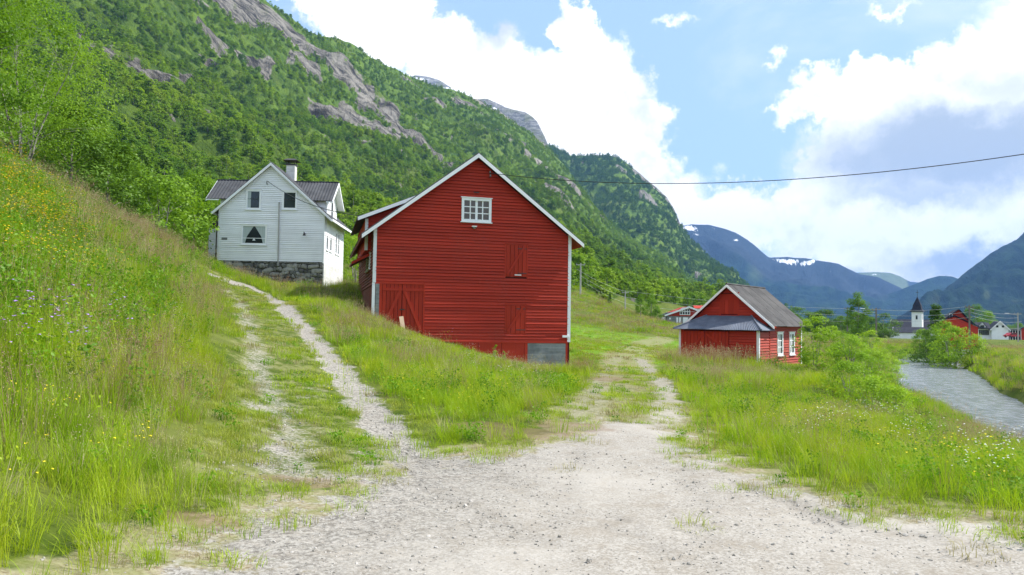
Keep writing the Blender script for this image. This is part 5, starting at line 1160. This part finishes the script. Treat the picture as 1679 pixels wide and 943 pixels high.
for px, py, d, h, kk, lab, nm_ in [(1407, 545, 160, 9.5, K_birch[2], 'tall full birch standing alone beyond the bushes', 'birch_tree'), (1535, 560, 118, 7.6, K_conif, 'dark tall tree rising just right of the church spire', 'spruce_tree'),
        (1548, 568, 108, 5.2, K_birch[3], 'mid green tree between the dark tree and the distant barn', 'birch_tree'), (1520, 580, 104, 4.2, K_dark[1], 'dark leafy tree overhanging the head of the stream', 'leafy_tree'),
        (1562, 585, 92, 4.6, K_bush[1], 'bright round bush on the right bank before the distant barn', 'riverside_shrub'), (1540, 590, 96, 3.6, K_dark[0], 'dark rounded tree at the water edge on the right bank', 'leafy_tree'),
        (1595, 572, 90, 2.6, K_bush[2], 'low bush on the right bank under the tall pole', 'riverside_shrub'), (1510, 562, 122, 3.8, K_birch[4], 'small tree below the church tower at the stream head', 'birch_tree'),
        (1600, 545, 262, 11.5, K_birch[0], 'pale green tree behind the distant barn', 'birch_tree'), (1620, 545, 275, 10, K_birch[1], 'light tree behind the dormer of the white farmhouse', 'birch_tree'), (1670, 545, 260, 5.6, K_birch[3], 'low tree behind the garage at the right edge', 'birch_tree'), (1655, 547, 270, 5, K_birch[2], 'small tree between the white farmhouse and the garage roof', 'birch_tree'), (1487, 540, 310, 6, K_birch[1], 'small tree peeping over the dark church roof', 'birch_tree')]:
    x, y, z = gy_(px, py, d); b0 = at(px, py, d)[2]; kk.place(x, y, min(z, b0) - .1, h + max(0, b0 - z) * .5, lab, 'shrub' if 'shrub' in nm_ else 'tree', name=nm_, sxy=1.1)
for i, px in enumerate(np.linspace(1268, 1448, 22)):
    d = 260 + 40 * math.sin(i * 2.3); x, y, z = gy_(px, 545, d); K_dark[i % 2].place(x, y, z - .3, 5.6 + 2.0 * abs(math.sin(i * 1.7)) , 'dark tree in the valley floor row %s' % ('near the shed roof' if px < 1330 else 'around the small grey house' if px < 1380 else 'beside the tall full birch' if px < 1425 else 'left of the church roof'), 'tree', 'row trees %s' % ('near the shed roof' if px < 1330 else 'around the small grey house' if px < 1380 else 'beside the tall full birch' if px < 1425 else 'left of the church roof'), name='leafy_tree', sxy=1.5)
for px, py, d, h, lab in [(1000, 497, 128, 2.6, 'small dark conifer alone in the hillside meadow'), (1050, 535, 118, 3.6, 'slender pale birch sapling in the meadow left of the farm building'), (1068, 525, 150, 6.5, 'light birch in the meadow above the farm building'), (1078, 528, 146, 4.6, 'low birch beside the farm building annex')]:
    x, y, z = gy_(px, py, d); (K_conif if 'conifer' in lab else K_birch[2]).place(x, y, z - .1, h, lab, 'tree', name='spruce_tree' if 'conifer' in lab else 'birch_tree')

# --- the wood on the mountain side
crest = [(0, 245), (60, 275), (120, 310), (200, 350), (260, 385), (310, 417), (345, 430), (352, 430), (353, 300), (400, 300), (446, 266), (500, 300), (560, 330), (572, 460), (585, 470), (590, 360), (680, 318), (785, 253), (950, 395), (952, 480), (1130, 520), (1200, 465), (1262, 475), (1318, 530), (1400, 545)]
def blocked(px, py): return py > interp(crest, px) - 1
def slope_points(Rr, spacing, pxlo, pxhi, tmax=1.0, seed=1, keep=None, rock_max=.5):
    rg = np.random.default_rng(seed); P = Rr['P']; a = P[:-1, :-1]; e1_ = P[:-1, 1:] - a; e2_ = P[1:, :-1] - a
    area = np.linalg.norm(np.cross(e1_, e2_)[..., :2] * 0 + np.cross(e1_, e2_)[..., 2:3], axis=-1) / 1.414
    pxc = Rr['PX'][:-1, :-1]; T_ = Rr['T'][:-1, :-1]; area = np.where((pxc > pxlo) & (pxc < pxhi) & (T_ < tmax), area, 0)
    lam = area / spacing ** 2; nn = rg.poisson(lam); ii, jj = np.nonzero(nn); reps = nn[ii, jj]; ii = np.repeat(ii, reps); jj = np.repeat(jj, reps)
    u = rg.uniform(size=len(ii))[:, None]; v = rg.uniform(size=len(ii))[:, None]
    pts = a[ii, jj] + e1_[ii, jj] * u + e2_[ii, jj] * v; rock = Rr['rock'][ii, jj]; ok = rock + rg.normal(0, .15, len(ii)) < rock_max
    ppx = Rr['PX'][ii, jj]; ppy = Rr['PY'][ii, jj]
    return pts[ok], ppx[ok], ppy[ok]
def collection_of(name, meshes):
    c_ = bpy.data.collections.new(name); obs = []
    for i, me_ in enumerate(meshes):
        o = bpy.data.objects.new('%s_%02d' % (name, i), me_); c_.objects.link(o); obs.append(o)
    return c_
def scatter(name, pts, scl, protos, idx, label, cat, rot=None, tilt=None):
    me_ = bpy.data.meshes.new(name); n_ = len(pts); me_.vertices.add(n_); me_.vertices.foreach_set('co', np.asarray(pts, np.float32).ravel())
    rg = np.random.default_rng(n_)
    rt = np.zeros((n_, 3), np.float32); rt[:, 2] = rg.uniform(0, 6.28, n_) if rot is None else rot
    if tilt: rt[:, 0] = rg.normal(0, tilt, n_); rt[:, 1] = rg.normal(0, tilt, n_)
    a = me_.attributes.new('rot', 'FLOAT_VECTOR', 'POINT'); a.data.foreach_set('vector', rt.ravel())
    sc = np.asarray(scl, np.float32); sc = np.stack([sc, sc, sc], 1) if sc.ndim == 1 else sc
    a = me_.attributes.new('scl', 'FLOAT_VECTOR', 'POINT'); a.data.foreach_set('vector', sc.astype(np.float32).ravel())
    a = me_.attributes.new('idx', 'INT', 'POINT'); a.data.foreach_set('value', np.asarray(idx, np.int32))
    o = link(name, me_); tag(o, label, cat, None, 'stuff')
    ng = bpy.data.node_groups.new(name, 'GeometryNodeTree'); ng.interface.new_socket('Geometry', in_out='INPUT', socket_type='NodeSocketGeometry'); ng.interface.new_socket('Geometry', in_out='OUTPUT', socket_type='NodeSocketGeometry')
    nn = ng.nodes; L = ng.links; gi = nn.new('NodeGroupInput'); go = nn.new('NodeGroupOutput'); ci = nn.new('GeometryNodeCollectionInfo')
    ci.inputs['Collection'].default_value = collection_of(name + '_kinds', protos); ci.inputs['Separate Children'].default_value = True
    ip = nn.new('GeometryNodeInstanceOnPoints'); ip.inputs['Pick Instance'].default_value = True
    mp_ = nn.new('GeometryNodeMeshToPoints')
    def na(nm_, t):
        q = nn.new('GeometryNodeInputNamedAttribute'); q.data_type = t; q.inputs[0].default_value = nm_; return q.outputs[0]
    L.new(gi.outputs[0], mp_.inputs[0]); L.new(mp_.outputs[0], ip.inputs['Points']); L.new(ci.outputs[0], ip.inputs['Instance'])
    L.new(na('rot', 'FLOAT_VECTOR'), ip.inputs['Rotation']); L.new(na('scl', 'FLOAT_VECTOR'), ip.inputs['Scale']); L.new(na('idx', 'INT'), ip.inputs['Instance Index'])
    L.new(ip.outputs[0], go.inputs[0]); md = o.modifiers.new('scatter', 'NODES'); md.node_group = ng
    return o
def joined(kind, leaf_mat):   # crown and trunk in one mesh, for the mass of the wood
    a = kind.crown; b_ = kind.trunk; bm = bmesh.new(); bm.from_mesh(a); k_ = len(bm.faces); bm.from_mesh(b_); bm.faces.ensure_lookup_table()
    for f_ in bm.faces[k_:]: f_.material_index = 1
    me_ = bpy.data.meshes.new('tree'); bm.to_mesh(me_); bm.free(); me_.materials.append(leaf_mat); me_.materials.append(M['bark']); return me_
pts, ppx, ppy = slope_points(RA, 4.2, -330, 1245, seed=3)
dist = np.hypot(pts[:, 0], pts[:, 1])
keep = (ppx > -120) | (rng.uniform(size=len(ppx)) < .4)
pts, ppx, ppy, dist = pts[keep], ppx[keep], ppy[keep], dist[keep]
H_ = rng.uniform(4.5, 7.5, len(pts)) * (1 - .35 * sstep(pts[:, 2], 120, 600)); H_ *= np.where(rng.uniform(size=len(pts)) < .12, 1.4, 1)
keep = rng.uniform(size=len(pts)) < np.where(dist > 350, .62, np.where(dist > 180, .8, .8)); pts, ppx, ppy, dist, H_ = [a[keep] for a in (pts, ppx, ppy, dist, H_)]
patchy = fbm(pts[:, 0] / 45, pts[:, 1] / 45 + pts[:, 2] / 60, 4, 77); keep = patchy > -.36; pts, ppx, ppy, dist, H_ = [a[keep] for a in (pts, ppx, ppy, dist, H_)]
tops = np.array([proj(p + np.array([0, 0, h * .7])) for p, h in zip(pts, H_)])
near_m = (dist < 330) & (tops[:, 0] > 0) & (tops[:, 0] < PW) & (tops[:, 1] > 0)
cand = [i for i in np.nonzero(near_m)[0] if not blocked(*tops[i])]
cand.sort(key=lambda i: -H_[i] / dist[i]); cand = cand[:235]; chosen = np.zeros(len(pts), bool); chosen[cand] = True
for c_i, i in enumerate(cand):
    kk = K_birch[i % 5] if dist[i] < 150 else K_far[i % 5]; px_ = tops[i][0]
    wh = [w_ for lim, w_ in ((60, 'behind the pale trunked birch at the left edge'), (130, 'above the dark shrub on the crest'), (200, 'between the crest shrubs and the round bush'), (280, 'above the round pale bush'), (352, 'just left of the white house'),
          (405, 'above the left roof wing of the house'), (455, 'above the peak of the house gable'), (510, 'behind the house chimney'), (620, 'between the white house and the barn'), (985, 'beside the barn and its pale pole'),
          (1040, 'above the short meadow pole'), (1095, 'above the meadow birches'), (9999, 'left of and behind the shed roof')) if px_ < lim][0]
    tier = ('front row', 'second row', 'upper rows')[0 if dist[i] < (90 if px_ < 640 else 215) else 1 if dist[i] < (125 if px_ < 640 else 260) else 2]
    lab = 'green wood tree, %s, %s' % (tier, wh); grp = 'wood trees, %s, %s' % (tier, wh)
    kk.place(pts[i][0], pts[i][1], pts[i][2] - .4, H_[i] * (1.05 if dist[i] < 150 else 1.0), lab, 'tree', grp, name='birch_tree' if dist[i] < 150 else 'broadleaf_tree', sxy=1.05)
rest = ~chosen
P_ = pts[rest]; P_[:, 2] -= .4
FP = [joined(k_, M['leaf_far']) for k_ in K_far]
scatter('forest', P_, np.stack([H_[rest] / 8 * rng.uniform(.95, 1.35, len(P_))] * 2 + [H_[rest] / 8], 1), FP, rng.integers(0, 5, len(P_)), 'dense green birch wood covering the mountain side up to the rocks', 'forest')
print('forest', len(P_))
pts, ppx, ppy = slope_points(RB, 9.5, 850, 1300, seed=5); pts[:, 2] -= 1
for k_ in range(5): pass
FB = [joined(k_, M['leaf_bluish']) for k_ in K_far]
scatter('ridge_forest', pts, rng.uniform(1.0, 1.7, len(pts)), FB, rng.integers(0, 5, len(pts)), 'dark green wood on the farther rounded ridge', 'forest')
print('ridge', len(pts))

# --- grass, weeds, flowers, pebbles
def blades_mesh(name, seed, n_, rad, h, w, mats, stalks=0, sh=.7, head=.06, leaf=0, lsz=.03, petals=0, psz=.012, droop=.45, hw=.008, ph=.9):
    """one tuft: curved tapering blades (slot 0), stalks with seed heads (slots 0 and 1), loose leaves, petals (slot 1)"""
    rg = np.random.default_rng(seed); V_, F_, MI = [], [], []
    def strip(p, dr, L, w_, k_, bend, mi=0):
        b = len(V_); az_ = math.atan2(dr[1], dr[0]); sx, sy = -math.sin(az_) * w_ / 2, math.cos(az_) * w_ / 2
        for i in range(k_ + 1):
            t = i / k_; out_ = bend * t * t * L; zz = L * (t - .28 * bend * t * t); ww = (1 - t) ** .6 if i < k_ else 0
            c0 = (p[0] + math.cos(az_) * (out_ + t * L * .1), p[1] + math.sin(az_) * (out_ + t * L * .1), zz - (.05 if i == 0 else 0))
            if i < k_: V_.append((c0[0] - sx * ww, c0[1] - sy * ww, c0[2])); V_.append((c0[0] + sx * ww, c0[1] + sy * ww, c0[2]))
            else: V_.append(c0)
        for i in range(k_ - 1): F_.append((b + 2 * i, b + 2 * i + 1, b + 2 * i + 3, b + 2 * i + 2)); MI.append(mi)
        F_.append((b + 2 * k_ - 2, b + 2 * k_ - 1, b + 2 * k_)); MI.append(mi)
        return V_[-1]
    def dia(c_, sz_, mi):
        b = len(V_); a = rg.normal(size=3); a /= np.linalg.norm(a); q = rg.normal(size=3); q -= a * (a @ q); q /= np.linalg.norm(q)
        for v in (c_ - a * sz_, c_ - q * sz_ * .5, c_ + a * sz_, c_ + q * sz_ * .5): V_.append(tuple(v))
        F_.append((b, b + 1, b + 2, b + 3)); MI.append(mi)
    for _ in range(n_):
        r_, a_ = rad * math.sqrt(rg.uniform()), rg.uniform(0, 6.28); d_ = a_ + rg.normal(0, 1.1)
        strip((r_ * math.cos(a_), r_ * math.sin(a_)), (math.cos(d_), math.sin(d_)), h * rg.uniform(.5, 1.15), w * rg.uniform(.7, 1.3), 3, droop * rg.uniform(.2, 1.5))
    for _ in range(stalks):
        r_, a_ = rad * math.sqrt(rg.uniform()), rg.uniform(0, 6.28); L = sh * rg.uniform(.7, 1.15)
        tp_ = np.array(strip((r_ * math.cos(a_), r_ * math.sin(a_)), (math.cos(a_), math.sin(a_)), L, w * .6, 2, .18, 1))
        for k_ in range(9): dia(tp_ + np.array([rg.normal(0, head * .22), rg.normal(0, head * .22), -rg.uniform(0, head * 2.2)]), hw * rg.uniform(.7, 1.3), 1)
    for _ in range(leaf):
        r_, a_ = rad * math.sqrt(rg.uniform()), rg.uniform(0, 6.28); dia(np.array([r_ * math.cos(a_), r_ * math.sin(a_), h * rg.uniform(.15, 1.05)]), lsz * rg.uniform(.6, 1.3), 0)
    for _ in range(petals):
        r_, a_ = rad * math.sqrt(rg.uniform()), rg.uniform(0, 6.28); L = h * ph * rg.uniform(.8, 1.25)
        tp_ = np.array(strip((r_ * math.cos(a_), r_ * math.sin(a_)), (math.cos(a_), math.sin(a_)), L, w * .6, 2, .1, 0)); b = len(V_); c_ = tp_ + [0, 0, psz * .2]
        for k_ in range(6): V_.append((c_[0] + psz * math.cos(k_ * 1.047), c_[1] + psz * math.sin(k_ * 1.047), c_[2] + psz * .3 * math.sin(k_ * 2.1)))
        F_.append(tuple(b + k_ for k_ in range(6))); MI.append(1)
    me_ = bpy.data.meshes.new(name); me_.from_pydata(V_, [], F_); me_.polygons.foreach_set('material_index', MI); 
    for q in mats: me_.materials.append(q)
    me_.update(); return me_
G, SD, SP, TU, ST, WD = M['grass'], M['seed'], M['seed_pale'], M['turf'], M['straw'], M['weed']
def in_build(x, y):
    m_ = np.zeros(np.shape(x), bool)
    for (ox, oy, th_, w_, l_) in ((-6.843, 36.0, fb.th, BW, BL), (-22.2, 55.0, fh.th, HW, HL), (so_[0], so_[1], math.radians(-40), SW, SL)):
        lx_ = (x - ox) * math.cos(th_) + (y - oy) * math.sin(th_); ly_ = -(x - ox) * math.sin(th_) + (y - oy) * math.cos(th_)
        m_ |= (lx_ > -.05) & (lx_ < w_ + .05) & (ly_ > -.12) & (ly_ < l_)
    return m_
def sample(d0, d1, per_m2, seed, lo=-.80, hi=.80):
    rg = np.random.default_rng(seed); area = (hi - lo) / 2 * (d1 ** 2 - d0 ** 2); n_ = int(area * per_m2)
    yy = np.sqrt(rg.uniform(d0 ** 2, d1 ** 2, n_)); xx = yy * rg.uniform(lo, hi, n_); return xx, yy, rg
def hmap(x, y):
    """height of the standing grass over the ground"""
    lanex = np.interp(y, [5, 8.7, 14.5, 22, 30, 36, 45, 52], [-2.6, -3.3, -5.5, -8.6, -11.9, -13.8, -17.5, -21]); left = sstep(lanex - x, .2, 1.6)
    right = sstep(x - (1.5 + y * .22), 0, 2)
    h = .52 + .16 * left; h = h * (1 - right) + right * (.36 + .12 * fbm(x / 3, y / 3, 3, 6) + .25 * sstep(y, 18, 36))
    shed_ = np.exp(-(((x - 12.5) / 4.2) ** 2 + ((y - 44) / 3.0) ** 2)); h = h + .45 * shed_
    fr_ = np.exp(-((((x + 1.5) * .97 + (y - 35.2) * .25) / 5.6) ** 4 + (((y - 34.0) * .97 - (x + 1.5) * .25) / 3.6) ** 4)); h = h * (1 - .72 * fr_)
    h = h * (1 - .6 * np.exp(-(((x + 17.5) / 5.5) ** 4 + ((y - 51.5) / 4.5) ** 4)))
    fld = sstep(np.hypot((x - 10) / 15, (y - 61) / 22), 1.15, .85) ; return np.clip(h * (1 - .8 * fld * (1 - np.clip(1.6 * shed_, 0, 1))), .12, 1.1)
LODS = [(3.2, 10, 26, .15, 42, .006, 1), (10, 20, 14, .22, 46, .009, 1.0), (20, 42, 6.5, .36, 56, .015, 1.0), (42, 80, 2.0, .65, 72, .022, 1.0), (80, 175, .55, 1.3, 80, .045, 1.0)]
tot = 0
for li, (d0, d1, den, rad, nb_, w_, hs) in enumerate(LODS):
    protos = [blades_mesh('tuft', 10 * li + k, nb_, rad, .55, w_, [G, SD]) for k in range(3)]
    protos += [blades_mesh('tuft', 10 * li + 4 + k, int(nb_ * .5), rad, .5, w_, [G, SD if k else SP], stalks=int(nb_ * .36), sh=.85, head=.06 + w_ * 1.2, hw=.0045 + w_ * .55) for k in range(2)]
    protos += [blades_mesh('tuft', 10 * li + 7, int(nb_ * .35), rad, .5, w_, [WD, SD], leaf=int(nb_ * 1.6), lsz=.022 + w_ * 1.6)]
    protos += [blades_mesh('tuft', 10 * li + 8, int(nb_ * .8), rad, .5, w_, [ST, SP], stalks=int(nb_ * .2), sh=.75, head=.07, hw=.0045 + w_ * .55)]
    x, y, rg = sample(d0, d1, den, 900 + li); z_ = zones(x, y)
    tall = (1 - sstep(z_['gravel'], .1, .4)) * (1 - sstep(z_['lane'], .1, .7)) * (1 - .74 * z_['apron']) * (1 - .93 * z_['trk']) * (1 - z_['dirt'])
    ok = (rg.uniform(size=len(x)) < tall) & ~in_build(x, y); zz = terrain(x, y); ok &= zz > WATER_Z + .25
    x, y, zz = x[ok], y[ok], zz[ok]
    if d0 >= 42: ok = y < 178; x, y, zz = x[ok], y[ok], zz[ok]
    n_ = len(x); u = rg.uniform(size=n_); nz_ = fbm(x / 5, y / 5, 4, 41); nw_ = fbm(x / 4 + 9, y / 4, 4, 42)
    lanex = np.interp(y, [5, 8.7, 14.5, 22, 30, 36, 45, 52], [-2.6, -3.3, -5.5, -8.6, -11.9, -13.8, -17.5, -21])
    ppx_, ppy_ = proj(np.stack([x, y, zz], -1))
    redz = np.zeros(n_)
    for cx, cy, rx, ry, a in [(600, 530, 70, 45, .8), (690, 590, 70, 20, .7), (250, 640, 110, 70, .75), (270, 380, 130, 60, .7), (340, 520, 60, 70, .6), (880, 590, 70, 25, .7), (1180, 595, 90, 22, .85), (1000, 525, 90, 28, .6), (1600, 730, 90, 30, .55), (1400, 690, 90, 18, .45), (120, 260, 150, 50, .5), (960, 600, 40, 20, .8), (150, 300, 90, 40, .6), (385, 480, 45, 45, .6), (200, 340, 120, 30, .5)]:
        redz = np.maximum(redz, a * np.exp(-((ppx_ - cx) / rx) ** 2 - ((ppy_ - cy) / ry) ** 2))
    pseed = np.clip(.05 + redz * .85 + .5 * nz_ + .22 * (d0 >= 42), 0, .95); pweed = np.clip((x < lanex - 1.5) * .34 + .10 + .7 * nw_, 0, .75)
    idx_ = np.where(u < pseed, 3 + (rg.uniform(size=n_) < .62), rg.integers(0, 3, n_)); u2 = rg.uniform(size=n_)
    idx_ = np.where((idx_ < 3) & (u2 < pweed), 5, idx_); idx_ = np.where((idx_ < 3) & (u2 > .965 - .12 * (d0 >= 42)), 6, idx_)
    sc = hmap(x, y) / .75 * rg.uniform(.7, 1.25, n_) * (1 + .55 * fbm(x / 1.6, y / 1.6, 4, 47)); sc = np.clip(sc, .25, 1.5)
    names = ['meadow_grass', 'bank_grass', 'tall_grass', 'hillside_grass', 'far_meadow_grass']
    labs = ['green tufts of grass and weeds nearest the camera beside the gravel', 'tall green and reddish grass on the slopes either side of the lane', 'long grass with brown seed heads before the barn and on the upper slope', 'pale green meadow grass round the shed and beyond the barn', 'distant meadow grass on the hillside and the valley floor']
    scatter(names[li], np.stack([x, y, zz - .02], -1), np.stack([np.maximum(sc, .75), np.maximum(sc, .75), sc], -1), protos, idx_, labs[li], 'grass', tilt=.10); tot += n_
# short turf on the lane, the track and the worn edges
for li, (d0, d1, den, rad, nb_, w_) in enumerate([(3.2, 14, 60, .17, 60, .0052), (14, 34, 15, .28, 70, .010), (34, 70, 3.0, .5, 70, .022)]):
    protos = [blades_mesh('turf', 500 + 10 * li + k, nb_, rad, .105, w_, [TU, SP], droop=.8) for k in range(3)] + [blades_mesh('turf', 505 + 10 * li, nb_, rad, .09, w_, [ST, SP], droop=1.0), blades_mesh('turf', 506 + 10 * li, nb_ // 2, rad * .6, .13, w_, [WD, SP], leaf=nb_ // 2, lsz=.015 + w_)]
    x, y, rg = sample(d0, d1, den, 950 + li); z_ = zones(x, y); nz_ = fbm(x / 1.1, y / 1.1, 4, 43)
    area = np.maximum.reduce([z_['lane'], z_['apron'] * .75, z_['trk'] * .85, sstep(np.hypot((x - 10) / 15, (y - 61) / 22), 1.15, .85)])
    area = area * (1 - .985 * z_['lot']) * (1 - .8 * np.clip(z_['gravel'], 0, 1)) * (1 - .96 * z_['rr']) * (1 - .55 * z_['rl']) * (1 - .8 * z_['dirt']) * (1 - .6 * sstep(z_['ruts'], .3, .8) * (y < 28)) * np.clip(.75 + 1.3 * nz_, .08, 1)
    ok = (rg.uniform(size=len(x)) < area) & ~in_build(x, y); x, y = x[ok], y[ok]; zz = terrain(x, y); n_ = len(x); z_ = zones(x, y)
    idx_ = rg.integers(0, 3, n_); u = rg.uniform(size=n_); idx_ = np.where(u < .10 + .3 * z_['rl'] + .16 * z_['trk'] + .1 * z_['apron'], 3, idx_); idx_ = np.where(u > .94, 4, idx_)
    scatter(['short_turf', 'lane_turf', 'field_turf'][li], np.stack([x, y, zz - .012], -1), rg.uniform(.6, 1.3, n_), protos, idx_, ['short turf and clover creeping over the gravel edges', 'short mown turf along the rising lane and the track', 'bright short grass of the field behind the shed'][li], 'grass', tilt=.1); tot += n_
print('grass', tot)
# flowers
def in_view(boxes, seed):
    rg = np.random.default_rng(seed); out_ = []
    for (cx, cy, rx, ry, n_) in boxes:
        for _ in range(n_):
            p = ground_at(cx + rg.normal(0, rx * .5), cy + rg.normal(0, ry * .5), 120)
            if not in_build(p[0], p[1]): out_.append(p)
    p = np.array(out_); p[:, 2] = terrain(p[:, 0], p[:, 1]); return p, rg
def flowers(name, boxes, seed, h, n_p, psz, petal, stem, label, leaf=14, rad=.16, cat='flowers'):
    p, rg = in_view(boxes, seed); d = np.hypot(p[:, 0], p[:, 1])
    pr = [blades_mesh(name, seed + k, 6, rad, h, .004 + psz * .1, [stem, M[petal]], petals=n_p, psz=psz, leaf=leaf, lsz=.022) for k in range(3)]
    scatter(name, p, rg.uniform(.8, 1.2, len(p)), pr, rg.integers(0, 3, len(p)), label, cat, tilt=.08)
flowers('yellow_wildflowers', [(20, 330, 60, 50, 36), (80, 380, 50, 40, 28), (105, 410, 40, 40, 12), (110, 460, 90, 50, 10), (30, 290, 30, 20, 8), (0, 380, 40, 60, 10)], 601, .72, 16, .023, 'yellow petals', WD, 'golden yellow wildflowers in clusters on the upper left slope', leaf=50, rad=.3)
flowers('white_wildflowers', [(800, 600, 60, 30, 46), (760, 575, 60, 20, 20), (850, 625, 40, 20, 14), (1430, 705, 50, 16, 22), (1500, 740, 60, 20, 14), (1630, 790, 50, 22, 22), (1330, 720, 60, 30, 8), (160, 520, 120, 80, 8)], 611, .45, 4, .012, 'white petals', G, 'white daisy-like wildflowers scattered in the meadows', leaf=6)
flowers('violet_wildflowers', [(50, 630, 60, 40, 22), (100, 600, 50, 30, 10), (200, 590, 60, 40, 7), (720, 560, 60, 20, 8)], 621, .8, 2, .022, 'violet petals', G, 'pale violet scabious flowers in the tall grass at far left', leaf=6, rad=.12)
flowers('buttercups', [(190, 790, 20, 20, 5), (15, 880, 10, 30, 4), (620, 640, 120, 60, 34), (760, 670, 90, 40, 30), (1350, 700, 140, 50, 30), (1560, 770, 100, 40, 20), (60, 690, 70, 60, 8)], 631, .42, 3, .013, 'gold petals', G, 'tiny yellow buttercups dotted through the meadow grass', leaf=5)
# tall leafy weed in front of the barn's basement door
weed = Kind('meadow_weed', 700, 1.4, .55, 14, 420, .05, M['leaf_lime'], .012, stems=3, limbs=6, spread=.06, base=.1, clump=.25)
for px, py, d, h, lab in [(812, 592, 33.5, .7, 'tall pale green weed before the barn basement door'), (826, 596, 33, .5, 'shorter pale green weed right of the tall one by the basement door')]:
    x, y, z = gy_(px, py, d); weed.place(x, y, z, h, lab, 'weed')
# pebbles
def pebble(seed):
    bm = bmesh.new(); bmesh.ops.create_icosphere(bm, subdivisions=1, radius=1); rg = random.Random(seed)
    for v in bm.verts: v.co *= rg.uniform(.7, 1.15); v.co.z *= .6
    me_ = bpy.data.meshes.new('pebble'); bm.to_mesh(me_); bm.free(); me_.materials.append(M['pebble']); return me_
mt, b, o = new_mat('pebble', .85, .15); r = rand(); setc(b, MIX(MT('POWER', r, 1.2), (.25, .23, .20), (.46, .43, .39))); M['pebble'] = mt
x, y, rg = sample(3.0, 13, 420, 970, -.75, .75); z_ = zones(x, y); nz_ = fbm(x / 1.6, y / 1.6, 4, 44)
leftw = 1 - sstep(x - (y - 5) * .2, -1.5, 1.0)
ok = rg.uniform(size=len(x)) < z_['gravel'] * np.clip(.32 + .9 * nz_ + .5 * leftw, .08, 1) * (1.1 - sstep(y, 5, 14)); x, y = x[ok], y[ok]; zz = terrain(x, y)
scl = np.exp(rg.normal(math.log(.0075), .5, len(x))); scl = np.clip(scl, .004, .026)
scatter('gravel_stones', np.stack([x, y, zz - .001], -1), scl, [pebble(k) for k in range(4)], rg.integers(0, 4, len(x)), 'loose pale grey gravel stones lying on the open yard', 'gravel', tilt=.5); print('pebbles', len(x))

# ------------------------------------------------------------------ haze
hx0, hx1, hy0, hy1 = min(gx[0], -4500) - 50, max(gx[-1], 6000) + 50, min(gy[0], -600) - 50, max(gy[-1], 9300) + 50
hz = MB().box(hx0, hx1, hy0, hy1, -11, 1250).build('haze', None)
mt = bpy.data.materials.new('haze'); mt.use_nodes = True; NT = mt.node_tree; NT.nodes.clear()
pv = N('ShaderNodeVolumePrincipled', ins={'Color': (.24, .50, 1.0, 1), 'Density': 7.5e-5, 'Anisotropy': 0.0})
NT.links.new(pv.outputs[0], N('ShaderNodeOutputMaterial').inputs['Volume']); hz.data.materials.append(mt)
tag(hz, 'thin bluish summer haze filling the valley air', 'haze', kind='stuff')
